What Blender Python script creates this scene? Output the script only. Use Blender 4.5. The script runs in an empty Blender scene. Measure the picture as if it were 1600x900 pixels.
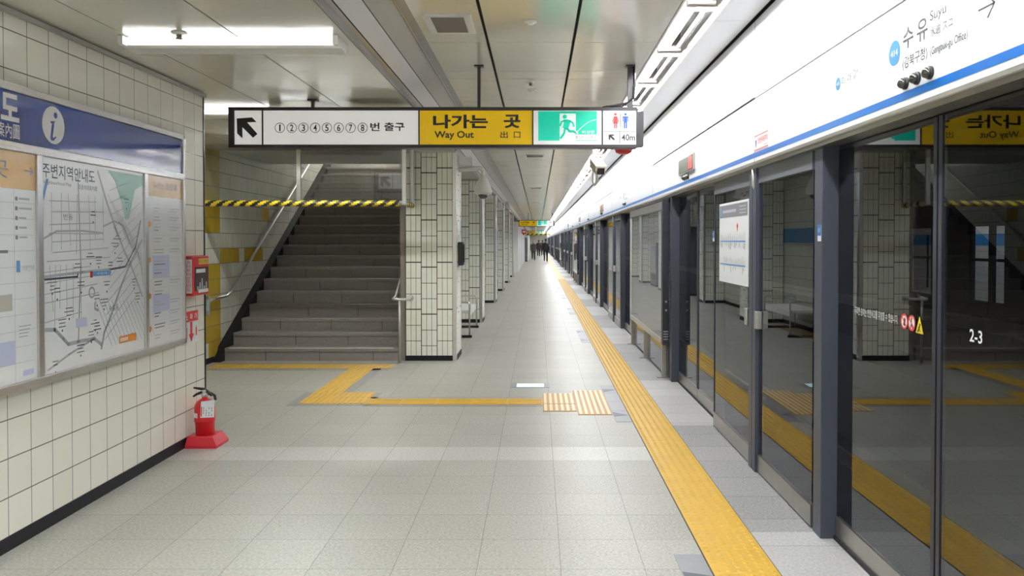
import bpy, bmesh, math, random
from mathutils import Vector, Matrix
random.seed(7)
S = bpy.context.scene
C = S.collection
PI = math.pi

# ------------------------------------------------------------------ camera, world, exposure
cam_d = bpy.data.cameras.new('camera')
cam = bpy.data.objects.new('camera', cam_d)
C.objects.link(cam)
F = 1260.0                                   # focal length in pixels of a 1600 px wide frame
cam_d.sensor_width = 36.0
cam_d.lens = 36.0 * F / 1600.0
cam_d.clip_end = 600.0
PITCH = math.radians(1.0)
cam.location = (0, 0, 1.6)
cam.rotation_euler = (PI / 2 - PITCH, 0, 0)
cam_d.shift_x = -40.0 / 1600.0
cam_d.shift_y = -(73.0 - F * math.tan(PITCH)) / 1600.0
S.camera = cam
S.view_settings.view_transform = 'Standard'
S.view_settings.look = 'None'
S.view_settings.gamma = 1.0
S.view_settings.use_curve_mapping = False
S.view_settings.exposure = 0.0
TUBE = 168.0          # platform tubes
SIDE_TUBE = 2.8
BACK_FILL = 470.0
ALCOVE_FILL = 210.0
STAIR_TUBE = 190.0
world = bpy.data.worlds.new('World')
S.world = world
world.use_nodes = True
world.node_tree.nodes['Background'].inputs[0].default_value = (0.9, 0.95, 1.0, 1)
world.node_tree.nodes['Background'].inputs[1].default_value = 0.0
try:
    S.cycles.use_denoising = True
    S.cycles.max_bounces = 12
    S.cycles.transparent_max_bounces = 24
    S.cycles.sample_clamp_indirect = 20.0
    S.cycles.caustics_reflective = False
    S.cycles.caustics_refractive = False
except Exception:
    pass

# ------------------------------------------------------------------ materials
def new_mat(name):
    m = bpy.data.materials.new(name)
    m.use_nodes = True
    nt = m.node_tree
    return m, nt, nt.nodes['Principled BSDF'], nt.nodes['Material Output']

def mat(name, col, rough=0.5, metal=0.0, emit=None, es=0.0, noise=0.0, nscale=20.0, bump=0.0, coat=0.0, spec=None):
    m, nt, b, o = new_mat(name)
    b.inputs['Base Color'].default_value = (*col, 1)
    b.inputs['Roughness'].default_value = rough
    b.inputs['Metallic'].default_value = metal
    if spec is not None:
        b.inputs['Specular IOR Level'].default_value = spec
    if coat:
        b.inputs['Coat Weight'].default_value = coat
        b.inputs['Coat Roughness'].default_value = 0.04
    if emit:
        b.inputs['Emission Color'].default_value = (*emit, 1)
        b.inputs['Emission Strength'].default_value = es
    if noise or bump:
        g = nt.nodes.new('ShaderNodeTexCoord')
        n = nt.nodes.new('ShaderNodeTexNoise')
        n.inputs['Scale'].default_value = nscale
        n.inputs['Detail'].default_value = 5
        nt.links.new(g.outputs['Object'], n.inputs['Vector'])
        if noise:
            mr = nt.nodes.new('ShaderNodeMapRange')
            mr.inputs[3].default_value = 1 - noise
            mr.inputs[4].default_value = 1 + noise
            nt.links.new(n.outputs['Fac'], mr.inputs[0])
            mx = nt.nodes.new('ShaderNodeMix'); mx.data_type = 'RGBA'; mx.blend_type = 'MULTIPLY'
            mx.inputs[0].default_value = 1.0
            mx.inputs[6].default_value = (*col, 1)
            nt.links.new(mr.outputs[0], mx.inputs[7])
            nt.links.new(mx.outputs[2], b.inputs['Base Color'])
        if bump:
            bp = nt.nodes.new('ShaderNodeBump')
            bp.inputs['Strength'].default_value = bump
            bp.inputs['Distance'].default_value = 0.01
            nt.links.new(n.outputs['Fac'], bp.inputs['Height'])
            nt.links.new(bp.outputs[0], b.inputs['Normal'])
    return m

def _math(nt, op, a, b=None, c=None):
    n = nt.nodes.new('ShaderNodeMath'); n.operation = op
    for i, v in enumerate((a, b, c)):
        if v is None: continue
        if isinstance(v, (int, float)): n.inputs[i].default_value = v
        else: nt.links.new(v, n.inputs[i])
    return n.outputs[0]

def glass(name, tint, ior=1.5, rough=0.0):
    """thin pane: tinted see-through with mirror reflections that follow the viewing angle"""
    m = bpy.data.materials.new(name); m.use_nodes = True
    nt = m.node_tree; nt.nodes.clear()
    o = nt.nodes.new('ShaderNodeOutputMaterial')
    t = nt.nodes.new('ShaderNodeBsdfTransparent'); t.inputs[0].default_value = (*tint, 1)
    g = nt.nodes.new('ShaderNodeBsdfGlossy'); g.inputs['Roughness'].default_value = rough
    g.inputs[0].default_value = (0.95, 0.97, 1, 1)
    f = nt.nodes.new('ShaderNodeFresnel'); f.inputs[0].default_value = ior
    mx = nt.nodes.new('ShaderNodeMixShader')
    gb = nt.nodes.new('ShaderNodeNewGeometry')      # the pane's two faces act as one: mirror only on the outer side
    k = _math(nt, 'MULTIPLY', f.outputs[0], _math(nt, 'SUBTRACT', 1.0, gb.outputs['Backfacing']))
    nt.links.new(k, mx.inputs[0]); nt.links.new(t.outputs[0], mx.inputs[1]); nt.links.new(g.outputs[0], mx.inputs[2])
    nt.links.new(mx.outputs[0], o.inputs[0])
    return m

def tiles(name, ua, va, pu, pv, ou, ov, wu, wv, col, grout, rough=0.25, tone=0.05, speck=0.0, sscale=120.0,
          bump=0.3, shift=0.0, bands=(), wob=0.0, spec=0.5, dirt=0.0):
    """rectangular tiles in the world's own axes: joints, a tone per tile, speckle; bands = (v0, v1, colour)"""
    m, nt, b, o = new_mat(name)
    g = nt.nodes.new('ShaderNodeNewGeometry')
    sp = nt.nodes.new('ShaderNodeSeparateXYZ'); nt.links.new(g.outputs['Position'], sp.inputs[0])
    u, v = sp.outputs['XYZ'.index(ua)], sp.outputs['XYZ'.index(va)]
    vv = _math(nt, 'DIVIDE', _math(nt, 'SUBTRACT', v, ov), pv)
    iv = _math(nt, 'FLOOR', vv)
    uu = _math(nt, 'DIVIDE', _math(nt, 'SUBTRACT', u, ou), pu)
    if shift:
        uu = _math(nt, 'ADD', uu, _math(nt, 'MULTIPLY', _math(nt, 'MODULO', _math(nt, 'ADD', iv, 1000.0), 2.0), shift))
    iu = _math(nt, 'FLOOR', uu)
    fu = _math(nt, 'FRACT', uu); fv = _math(nt, 'FRACT', vv)
    du = _math(nt, 'MULTIPLY', _math(nt, 'MINIMUM', fu, _math(nt, 'SUBTRACT', 1.0, fu)), pu)
    dv = _math(nt, 'MULTIPLY', _math(nt, 'MINIMUM', fv, _math(nt, 'SUBTRACT', 1.0, fv)), pv)
    mu = _math(nt, 'LESS_THAN', du, wu / 2); mv = _math(nt, 'LESS_THAN', dv, wv / 2)
    mask = _math(nt, 'MAXIMUM', mu, mv)
    cb = nt.nodes.new('ShaderNodeCombineXYZ'); nt.links.new(iu, cb.inputs[0]); nt.links.new(iv, cb.inputs[1])
    wn = nt.nodes.new('ShaderNodeTexWhiteNoise'); wn.noise_dimensions = '2D'; nt.links.new(cb.outputs[0], wn.inputs['Vector'])
    tn = _math(nt, 'ADD', _math(nt, 'MULTIPLY', _math(nt, 'SUBTRACT', wn.outputs['Value'], 0.5), 2 * tone), 1.0)
    if speck:
        ns = nt.nodes.new('ShaderNodeTexNoise'); ns.inputs['Scale'].default_value = sscale; ns.inputs['Detail'].default_value = 3
        nt.links.new(g.outputs['Position'], ns.inputs['Vector'])
        tn = _math(nt, 'ADD', tn, _math(nt, 'MULTIPLY', _math(nt, 'SUBTRACT', ns.outputs['Fac'], 0.5), 2 * speck))
    if dirt:
        nd = nt.nodes.new('ShaderNodeTexNoise'); nd.inputs['Scale'].default_value = 1.3; nd.inputs['Detail'].default_value = 6
        nt.links.new(g.outputs['Position'], nd.inputs['Vector'])
        tn = _math(nt, 'ADD', tn, _math(nt, 'MULTIPLY', _math(nt, 'SUBTRACT', nd.outputs['Fac'], 0.5), 2 * dirt))
    base = None
    def mix(fac, a, bcol):
        x = nt.nodes.new('ShaderNodeMix'); x.data_type = 'RGBA'
        if isinstance(fac, float): x.inputs[0].default_value = fac
        else: nt.links.new(fac, x.inputs[0])
        for i, q in ((6, a), (7, bcol)):
            if isinstance(q, tuple): x.inputs[i].default_value = (*q, 1)
            else: nt.links.new(q, x.inputs[i])
        return x
    cur = col
    for v0, v1, bc in bands:
        k = _math(nt, 'MULTIPLY', _math(nt, 'GREATER_THAN', v, v0), _math(nt, 'LESS_THAN', v, v1))
        cur = mix(k, cur, bc).outputs[2]
    x = mix(1.0, cur if not isinstance(cur, tuple) else cur, (1, 1, 1)); x.blend_type = 'MULTIPLY'
    nt.links.new(tn, x.inputs[7])
    fin = mix(mask, x.outputs[2], grout)
    nt.links.new(fin.outputs[2], b.inputs['Base Color'])
    b.inputs['Specular IOR Level'].default_value = spec
    rr = _math(nt, 'ADD', _math(nt, 'MULTIPLY', mask, 0.5), rough)
    nt.links.new(rr, b.inputs['Roughness'])
    h = _math(nt, 'SUBTRACT', 1.0, mask)
    if wob:
        nw = nt.nodes.new('ShaderNodeTexNoise'); nw.inputs['Scale'].default_value = 6.0
        nt.links.new(g.outputs['Position'], nw.inputs['Vector'])
        h = _math(nt, 'ADD', h, _math(nt, 'MULTIPLY', nw.outputs['Fac'], wob))
    bp = nt.nodes.new('ShaderNodeBump'); bp.inputs['Strength'].default_value = bump; bp.inputs['Distance'].default_value = 0.002
    nt.links.new(h, bp.inputs['Height']); nt.links.new(bp.outputs[0], b.inputs['Normal'])
    return m

M = {}
M['white'] = mat('white paint', (0.8, 0.8, 0.79), 0.45)
M['header'] = mat('white enamel panel', (0.74, 0.75, 0.78), 0.3)
M['stripe'] = mat('line blue stripe', (0.008, 0.14, 0.50), 0.3)
M['black'] = mat('black', (0.012, 0.011, 0.014), 0.4)
M['rubber'] = mat('black rubber', (0.02, 0.02, 0.022), 0.7)
M['gap'] = mat('dark gap', (0.01, 0.01, 0.01), 0.9)
M['signframe'] = mat('sign frame', (0.02, 0.016, 0.02), 0.35)
M['steel'] = mat('brushed steel', (0.62, 0.61, 0.6), 0.28, 1.0, noise=0.08, nscale=60)
M['kick'] = mat('kick plate steel', (0.42, 0.40, 0.36), 0.32, 0.9, noise=0.1, nscale=12)
M['dsteel'] = mat('dull aluminium', (0.42, 0.41, 0.40), 0.35, 0.8)
M['post'] = mat('blue grey painted post', (0.052, 0.060, 0.085), 0.38)
M['darkpost'] = mat('dark slate panel', (0.018, 0.02, 0.032), 0.4)
M['psdglass'] = glass('screen door glass', (0.74, 0.75, 0.79), 2.0)
M['adglass'] = glass('advert cover glass', (0.85, 0.85, 0.86), 1.8)
M['screen'] = glass('smoke screen glass', (0.90, 0.93, 0.92), 1.9)
M['pillartile'] = mat('ivory pillar tile', (0.84, 0.85, 0.74), 0.22, noise=0.06, nscale=9)
M['grout'] = mat('dark grout', (0.075, 0.065, 0.06), 0.85)
M['base'] = mat('black base tile', (0.012, 0.011, 0.015), 0.5, spec=0.25)
M['yellow'] = mat('sign yellow', (0.80, 0.50, 0.005), 0.22, emit=(0.80, 0.50, 0.005), es=0.22)
M['signwhite'] = mat('backlit sign white', (0.72, 0.72, 0.71), 0.22, emit=(1.0, 0.99, 0.97), es=0.34)
M['green'] = mat('exit sign green', (0.0, 0.42, 0.28), 0.3, emit=(0.0, 0.62, 0.40), es=0.45)
M['exitwhite'] = mat('exit sign white', (0.7, 0.8, 0.75), 0.3, emit=(0.8, 1.0, 0.92), es=0.35)
M['ink'] = mat('black ink', (0.015, 0.014, 0.014), 0.4)
M['grey ink'] = mat('grey ink', (0.22, 0.22, 0.25), 0.5)
M['pale ink'] = mat('pale grey ink', (0.45, 0.46, 0.5), 0.5)
M['red'] = mat('fire red', (0.62, 0.012, 0.016), 0.3, coat=0.4)
M['redplastic'] = mat('red plastic', (0.56, 0.012, 0.03), 0.38)
M['redink'] = mat('red ink', (0.65, 0.03, 0.03), 0.4)
M['navy'] = mat('dark map lettering', (0.05, 0.06, 0.11), 0.4)
M['blueink'] = mat('blue ink', (0.02, 0.10, 0.50), 0.4)
M['board'] = mat('blue board header', (0.006, 0.04, 0.24), 0.12, coat=0.35)
M['paper'] = mat('printed paper under glass', (0.90, 0.91, 0.93), 0.12, coat=0.6)
M['papermatt'] = mat('paper', (0.75, 0.76, 0.78), 0.6)
M['mapgrey'] = mat('map road grey', (0.44, 0.45, 0.48), 0.3)
M['mapline'] = mat('map fine line', (0.45, 0.46, 0.50), 0.3)
M['mapgreen'] = mat('map park green', (0.38, 0.60, 0.56), 0.3)
M['mapblue'] = mat('map station blue', (0.10, 0.30, 0.62), 0.3)
M['maplilac'] = mat('map lilac block', (0.52, 0.55, 0.74), 0.3)
M['ochre'] = mat('ochre header', (0.60, 0.36, 0.09), 0.2, coat=0.5)
M['orange'] = mat('orange label', (0.75, 0.25, 0.02), 0.4)
M['tactile'] = mat('yellow tactile tile', (0.62, 0.37, 0.035), 0.42, noise=0.12, nscale=7)
M['tactileworn'] = mat('worn tactile ridge', (0.72, 0.58, 0.34), 0.4)
M['tactilebrown'] = mat('brown tactile groove', (0.50, 0.26, 0.05), 0.5)
M['plate'] = mat('floor steel plate', (0.25, 0.25, 0.265), 0.4, 0.2, noise=0.12, nscale=20)
M['plateblue'] = mat('dark plate triangle', (0.055, 0.065, 0.085), 0.4, 0.1)
M['stair'] = mat('grey brown granite', (0.24, 0.215, 0.20), 0.55, noise=0.28, nscale=60)
M['nosing'] = mat('pale nosing strip', (0.5, 0.47, 0.43), 0.4)
M['hazy'] = mat('hazard yellow', (0.75, 0.56, 0.02), 0.35)
M['lamp'] = mat('lit tube', (1, 1, 1), 0.3, emit=(0.97, 0.985, 1.0), es=TUBE)
M['sidelamp'] = mat('lit side tube', (1, 1, 1), 0.3, emit=(0.97, 0.98, 1.0), es=SIDE_TUBE)
M['stairlamp'] = mat('lit stair tube', (1, 1, 1), 0.3, emit=(1.0, 0.98, 0.9), es=STAIR_TUBE)
M['alcovefill'] = mat('added fill tube of the alcove', (1, 1, 1), 0.3, emit=(0.95, 1.0, 0.98), es=ALCOVE_FILL)  # tube added out of sight to brighten the stairs and alcove wall
M['tunnelfill'] = mat('added tunnel fill tube', (1, 1, 1), 0.3, emit=(1.0, 0.98, 0.95), es=16.0)  # unseen tube added to light the board between the tracks
M['opplamp'] = mat('lit tube across the tracks', (1, 1, 1), 0.3, emit=(0.95, 1.0, 1.0), es=110.0)
M['backfill'] = mat('added fill tube behind the camera', (1, 1, 1), 0.3, emit=(0.93, 1.0, 1.0), es=BACK_FILL)  # unseen row tubes, added extra strong as fill for left wall, pillars and stairs
M['deadtube'] = mat('unlit tube', (0.78, 0.78, 0.78), 0.3)
M['reflector'] = mat('lamp reflector', (0.72, 0.72, 0.70), 0.25, 0.7)
M['lampbox'] = mat('lamp housing', (0.75, 0.74, 0.70), 0.4)
M['coveside'] = mat('grey cove edge', (0.30, 0.29, 0.28), 0.4)
M['covestrip'] = mat('white cove strip', (0.68, 0.68, 0.72), 0.35, noise=0.06, nscale=3)
M['covepanel'] = mat('grey cove panel', (0.42, 0.41, 0.39), 0.35, noise=0.12, nscale=2)
M['concrete'] = mat('dark track concrete', (0.035, 0.033, 0.035), 0.8, noise=0.2, nscale=3)
M['rail'] = mat('rail steel', (0.15, 0.12, 0.1), 0.4, 0.9)
M['cream'] = mat('cream housing', (0.66, 0.62, 0.50), 0.35)
M['ivory'] = mat('pale plastic', (0.72, 0.72, 0.70), 0.35)
M['smoke'] = mat('smoked dome', (0.02, 0.018, 0.022), 0.08, coat=1.0)
M['bronze'] = mat('dark lens', (0.03, 0.026, 0.022), 0.12, coat=1.0)
M['led'] = mat('display face', (0.12, 0.14, 0.10), 0.2)
M['ledred'] = mat('lit red display', (0.35, 0.0, 0.005), 0.3, emit=(1.0, 0.01, 0.02), es=0.6)
M['floorlight'] = mat('floor light lens', (0.6, 0.85, 0.9), 0.2, emit=(0.7, 1.0, 1.0), es=0.9)
M['machine'] = mat('grey machine side', (0.10, 0.105, 0.125), 0.4)
M['machineface'] = mat('machine face', (0.30, 0.31, 0.35), 0.25)
M['grille'] = mat('brown grille', (0.23, 0.20, 0.175), 0.6)
M['skin'] = mat('skin', (0.50, 0.31, 0.22), 0.5)
M['hair'] = mat('dark hair', (0.015, 0.012, 0.011), 0.6)
M['coat'] = mat('black coat', (0.016, 0.015, 0.019), 0.75)
M['coatbrown'] = mat('dark brown coat', (0.05, 0.034, 0.033), 0.8)
M['coatgrey'] = mat('charcoal coat', (0.045, 0.043, 0.047), 0.8)
M['trouser'] = mat('dark trousers', (0.012, 0.012, 0.02), 0.8)
M['shoe'] = mat('dark shoes', (0.01, 0.01, 0.01), 0.5)

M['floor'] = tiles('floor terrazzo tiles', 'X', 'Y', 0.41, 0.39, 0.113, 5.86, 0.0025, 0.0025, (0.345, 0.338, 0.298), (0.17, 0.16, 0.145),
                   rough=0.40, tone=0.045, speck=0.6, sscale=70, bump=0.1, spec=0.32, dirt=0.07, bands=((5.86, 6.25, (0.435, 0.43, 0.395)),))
M['edge light'] = tiles('pale edge slabs', 'X', 'Y', 3.0, 0.41, -1.2, 4.21, 0.001, 0.004, (0.46, 0.45, 0.445), (0.17, 0.16, 0.15), rough=0.4, tone=0.07, speck=0.5, sscale=70, bump=0.1)
M['edge dark'] = tiles('grey edge slabs', 'X', 'Y', 3.0, 0.41, -1.2, 4.21, 0.001, 0.004, (0.30, 0.295, 0.295), (0.12, 0.12, 0.12), rough=0.45, tone=0.07, speck=0.7, sscale=70, bump=0.1)
M['wall'] = tiles('cream wall tiles', 'Y', 'Z', 0.1915, 0.2015, 4.145, 0.0735, 0.0045, 0.0055, (0.85, 0.825, 0.72), (0.11, 0.115, 0.10), rough=0.2, tone=0.03, speck=0.0, bump=0.5, wob=0.25, dirt=0.03)
M['endwall'] = tiles('cream end tiles', 'X', 'Z', 0.1915, 0.2015, -2.735, 0.0735, 0.0045, 0.0055, (0.70, 0.66, 0.57), (0.13, 0.115, 0.10), rough=0.2, tone=0.035, bump=0.5)
M['stairwall'] = tiles('pale stair tiles', 'Y', 'Z', 0.1, 0.205, 10.42, 0.07, 0.003, 0.007, (0.72, 0.715, 0.63), (0.15, 0.13, 0.10), rough=0.22, tone=0.06, bump=0.4, dirt=0.08)
M['stairyellow'] = tiles('ochre stair tiles', 'Y', 'Z', 0.1, 0.205, 10.42, 0.07, 0.003, 0.007, (0.54, 0.37, 0.035), (0.15, 0.13, 0.10), rough=0.22, tone=0.06, bump=0.4, dirt=0.08)
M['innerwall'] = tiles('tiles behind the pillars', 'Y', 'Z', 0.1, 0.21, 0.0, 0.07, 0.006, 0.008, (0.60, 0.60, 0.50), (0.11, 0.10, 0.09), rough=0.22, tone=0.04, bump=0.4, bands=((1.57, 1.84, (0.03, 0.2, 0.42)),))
M['oppwall'] = tiles('opposite wall tiles', 'Y', 'Z', 0.1, 0.21, 0.0, 0.07, 0.006, 0.008, (0.75, 0.76, 0.72), (0.3, 0.3, 0.3), rough=0.3, tone=0.03, bump=0.2, bands=((1.48, 1.80, (0.05, 0.32, 0.75)),))
def ceiling_mat(name, col, rough, wav):
    m, nt, b, o = new_mat(name)
    b.inputs['Base Color'].default_value = (*col, 1)
    b.inputs['Roughness'].default_value = rough
    b.inputs['Metallic'].default_value = 0.25
    b.inputs['Specular IOR Level'].default_value = 0.6
    g = nt.nodes.new('ShaderNodeNewGeometry')
    n = nt.nodes.new('ShaderNodeTexNoise'); n.inputs['Scale'].default_value = 2.6; n.inputs['Detail'].default_value = 2
    nt.links.new(g.outputs['Position'], n.inputs['Vector'])
    bp = nt.nodes.new('ShaderNodeBump'); bp.inputs['Strength'].default_value = wav; bp.inputs['Distance'].default_value = 0.02
    nt.links.new(n.outputs['Fac'], bp.inputs['Height']); nt.links.new(bp.outputs[0], b.inputs['Normal'])
    return m
M['ceil'] = ceiling_mat('enamel ceiling panel', (0.76, 0.735, 0.64), 0.2, 0.22)
M['ceilwhite'] = mat('white ceiling strip', (0.74, 0.75, 0.78), 0.3)

# ------------------------------------------------------------------ mesh building
_tc = {}
def text_mesh(body, bold=0.0):
    k = (body, bold)
    if k not in _tc:
        cu = bpy.data.curves.new('t', 'FONT')
        cu.body = body; cu.size = 1.0; cu.fill_mode = 'FRONT'; cu.offset = bold; cu.resolution_u = 3
        o = bpy.data.objects.new('t', cu); C.objects.link(o)
        dg = bpy.context.evaluated_depsgraph_get(); dg.update()
        me = bpy.data.meshes.new_from_object(o.evaluated_get(dg))
        vs = [v.co.copy() for v in me.vertices]; fs = [tuple(p.vertices) for p in me.polygons]
        bpy.data.objects.remove(o); bpy.data.curves.remove(cu); bpy.data.meshes.remove(me)
        _tc[k] = (vs, fs)
    return _tc[k]

def wloc(o):
    v = Vector((0, 0, 0))
    while o is not None:
        v += o.location; o = o.parent
    return v

class MB:
    """collects shapes in world coordinates and links them as one mesh object"""
    def __init__(s): s.v = []; s.f = []; s.m = []; s.sm = []
    def add(s, vs, fs, mi=0, smooth=False):
        n = len(s.v); s.v += [tuple(v) for v in vs]
        for f in fs:
            s.f.append(tuple(i + n for i in f)); s.m.append(mi); s.sm.append(smooth)
        return s
    def box(s, x0, x1, y0, y1, z0, z1, mi=0):
        vs = [(x, y, z) for x in (x0, x1) for y in (y0, y1) for z in (z0, z1)]
        return s.add(vs, [(0, 1, 3, 2), (4, 6, 7, 5), (0, 4, 5, 1), (2, 3, 7, 6), (0, 2, 6, 4), (1, 5, 7, 3)], mi)
    def cbox(s, x0, x1, y0, y1, z0, z1, b=0.01, mi=0):
        """box with chamfered edges"""
        bm = bmesh.new()
        bmesh.ops.create_cube(bm, size=1)
        for v in bm.verts:
            v.co = Vector(((x0 + x1) / 2 + v.co.x * (x1 - x0), (y0 + y1) / 2 + v.co.y * (y1 - y0), (z0 + z1) / 2 + v.co.z * (z1 - z0)))
        bmesh.ops.bevel(bm, geom=list(bm.edges), offset=b, segments=2, affect='EDGES', profile=0.6)
        bm.verts.index_update()
        s.add([v.co.copy() for v in bm.verts], [tuple(v.index for v in f.verts) for f in bm.faces], mi)
        bm.free(); return s
    def prism(s, pts, axis, a, b, mi=0):
        """polygon given in the two remaining axes, extruded along axis from a to b"""
        def P(p, t):
            return {'X': (t, p[0], p[1]), 'Y': (p[0], t, p[1]), 'Z': (p[0], p[1], t)}[axis]
        n = len(pts)
        vs = [P(p, a) for p in pts] + [P(p, b) for p in pts]
        fs = [tuple(range(n)), tuple(range(2 * n - 1, n - 1, -1))] + [(i, (i + 1) % n, n + (i + 1) % n, n + i) for i in range(n)]
        return s.add(vs, fs, mi)
    def tube(s, pts, r, seg=10, mi=0, closed_ends=True):
        pts = [Vector(p) for p in pts]; n = len(pts); vs = []; fs = []
        up = None
        for i, p in enumerate(pts):
            d = (pts[min(i + 1, n - 1)] - pts[max(i - 1, 0)]).normalized()
            if up is None:
                up = d.orthogonal().normalized()
            else:
                up = (up - d * up.dot(d))
                up = up.normalized() if up.length > 1e-6 else d.orthogonal().normalized()
            w = d.cross(up); rr = r[i] if isinstance(r, (list, tuple)) else r
            for k in range(seg):
                a = 2 * PI * k / seg
                vs.append(p + (up * math.cos(a) + w * math.sin(a)) * rr)
        for i in range(n - 1):
            for k in range(seg):
                fs.append((i * seg + k, i * seg + (k + 1) % seg, (i + 1) * seg + (k + 1) % seg, (i + 1) * seg + k))
        s.add(vs, fs, mi, True)
        if closed_ends:
            m0 = len(s.v) - len(vs)
            s.f.append(tuple(m0 + k for k in range(seg - 1, -1, -1))); s.m.append(mi); s.sm.append(False)
            s.f.append(tuple(m0 + (n - 1) * seg + k for k in range(seg))); s.m.append(mi); s.sm.append(False)
        return s
    def lathe(s, prof, c, axis=(0, 0, 1), seg=24, mi=0):
        """profile of (radius, height) turned about axis through c"""
        ax = Vector(axis).normalized(); u = ax.orthogonal().normalized(); w = ax.cross(u); c = Vector(c)
        vs = []; fs = []
        for r, h in prof:
            for k in range(seg):
                a = 2 * PI * k / seg
                vs.append(c + ax * h + (u * math.cos(a) + w * math.sin(a)) * max(r, 1e-4))
        n = len(prof)
        for i in range(n - 1):
            for k in range(seg):
                fs.append((i * seg + k, i * seg + (k + 1) % seg, (i + 1) * seg + (k + 1) % seg, (i + 1) * seg + k))
        fs.append(tuple(range(seg - 1, -1, -1))); fs.append(tuple((n - 1) * seg + k for k in range(seg)))
        return s.add(vs, fs, mi, True)
    # flat artwork on a face: frame = (origin, right axis, up axis) in world space
    def art(s, fr, pts, mi=0):
        o, r, u = fr
        return s.add([o + r * a + u * b for a, b in pts], [tuple(range(len(pts)))], mi)
    def rect(s, fr, a0, a1, b0, b1, mi=0):
        return s.art(fr, [(a0, b0), (a1, b0), (a1, b1), (a0, b1)], mi)
    def disc(s, fr, a, b, r, mi=0, seg=28, ry=None):
        return s.art(fr, [(a + r * math.cos(2 * PI * k / seg), b + (ry or r) * math.sin(2 * PI * k / seg)) for k in range(seg)], mi)
    def ring(s, fr, a, b, r0, r1, mi=0, seg=28):
        o, rx, u = fr; vs = []
        for k in range(seg):
            c, q = math.cos(2 * PI * k / seg), math.sin(2 * PI * k / seg)
            vs += [o + rx * (a + r0 * c) + u * (b + r0 * q), o + rx * (a + r1 * c) + u * (b + r1 * q)]
        return s.add(vs, [(2 * k, 2 * k + 1, (2 * k + 3) % (2 * seg), (2 * k + 2) % (2 * seg)) for k in range(seg)], mi)
    def line(s, fr, pts, w, mi=0):
        for (a0, b0), (a1, b1) in zip(pts[:-1], pts[1:]):
            d = math.hypot(a1 - a0, b1 - b0)
            if d < 1e-6: continue
            nx, ny = -(b1 - b0) / d * w / 2, (a1 - a0) / d * w / 2
            ex, ey = (a1 - a0) / d * w * 0.3, (b1 - b0) / d * w * 0.3
            s.art(fr, [(a0 - nx - ex, b0 - ny - ey), (a1 - nx + ex, b1 - ny + ey), (a1 + nx + ex, b1 + ny + ey), (a0 + nx - ex, b0 + ny - ey)], mi)
        return s
    def text(s, fr, body, a0, a1, b0, b1, mi=0, bold=0.0, slant=0.0):
        """lettering fitted to the rectangle a0..a1 by b0..b1 of the frame"""
        vs, fs = text_mesh(body, bold)
        if not vs: return s
        x0 = min(v.x for v in vs); x1 = max(v.x for v in vs); y0 = min(v.y for v in vs); y1 = max(v.y for v in vs)
        o, r, u = fr
        kx = (a1 - a0) / max(x1 - x0, 1e-6); ky = (b1 - b0) / max(y1 - y0, 1e-6)
        return s.add([o + r * (a0 + (v.x - x0) * kx + slant * (v.y - y0) * ky) + u * (b0 + (v.y - y0) * ky) for v in vs], fs, mi)
    def build(s, name, mats, parent=None, bevel=0.0):
        off = wloc(parent) if parent else Vector((0, 0, 0))
        me = bpy.data.meshes.new(name)
        me.from_pydata([(v[0] - off.x, v[1] - off.y, v[2] - off.z) for v in s.v], [], s.f)
        if not isinstance(mats, (list, tuple)): mats = [mats]
        for q in mats: me.materials.append(M[q] if isinstance(q, str) else q)
        for p, i, sm in zip(me.polygons, s.m, s.sm):
            p.material_index = i; p.use_smooth = sm
        bm = bmesh.new(); bm.from_mesh(me)
        bmesh.ops.recalc_face_normals(bm, faces=bm.faces[:]) if s.closed() else None
        bm.to_mesh(me); bm.free()
        me.update()
        o = bpy.data.objects.new(name, me); C.objects.link(o)
        if parent: o.parent = parent
        if bevel:
            b = o.modifiers.new('edge', 'BEVEL'); b.width = bevel; b.segments = 2; b.limit_method = 'ANGLE'
        return o
    def closed(s): return True

def thing(name, label, cat, loc=(0, 0, 0), group=None):
    o = bpy.data.objects.new(name, None); C.objects.link(o)
    o.empty_display_size = 0.1
    o.location = loc; o['label'] = label; o['category'] = cat; o['kind'] = 'thing'
    if group: o['group'] = group
    return o
def tag(o, label, cat, group=None, kind='thing'):
    o['label'] = label; o['category'] = cat; o['kind'] = kind
    if group: o['group'] = group
    return o
def struct(o, label=None, cat=None):
    o['kind'] = 'structure'
    if label: o['label'] = label
    if cat: o['category'] = cat
    return o
def dup(root, loc, label=None, group=None):
    def cp(o, par):
        c = o.copy(); C.objects.link(c)
        if par is not None: c.parent = par
        for ch in [q for q in kids.get(o.name, [])]: cp(ch, c)
        return c
    kids = {}
    for q in root.children_recursive: kids.setdefault(q.parent.name, []).append(q)
    r = cp(root, None); r.location = loc
    if label: r['label'] = label
    if group: r['group'] = group
    return r
nth = ['', 'first', 'second', 'third', 'fourth', 'fifth', 'sixth', 'seventh', 'eighth', 'ninth', 'tenth']
VX, VY, VZ = Vector((1, 0, 0)), Vector((0, 1, 0)), Vector((0, 0, 1))

Y0, Y1 = -9.0, 128.0                       # the length of platform that is built
XW, YWE = -2.735, 6.61                     # left wall face and its end
ZL, ZC = 2.81, 3.10                        # low and high ceiling
XA = -4.30                                 # stair alcove wall
YS = 10.78                                 # foot of the stairs and near face of the first pillar
RISE, TREAD, NSTEP = 0.171, 0.311, 22
XH = 1.47                                  # white fascia over the screen doors
POSTS = [-0.53, 4.31]
_p = 9.14
while _p < 122:
    POSTS += [_p, _p + 5.61, _p + 10.44, _p + 15.27]; _p += 20.11
POSTS = [p for p in POSTS if p < 122]
def wide_gap(p): return (p - 9.14) % 20.11 < 0.01 or (p - 9.14) % 20.11 > 20.10

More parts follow.
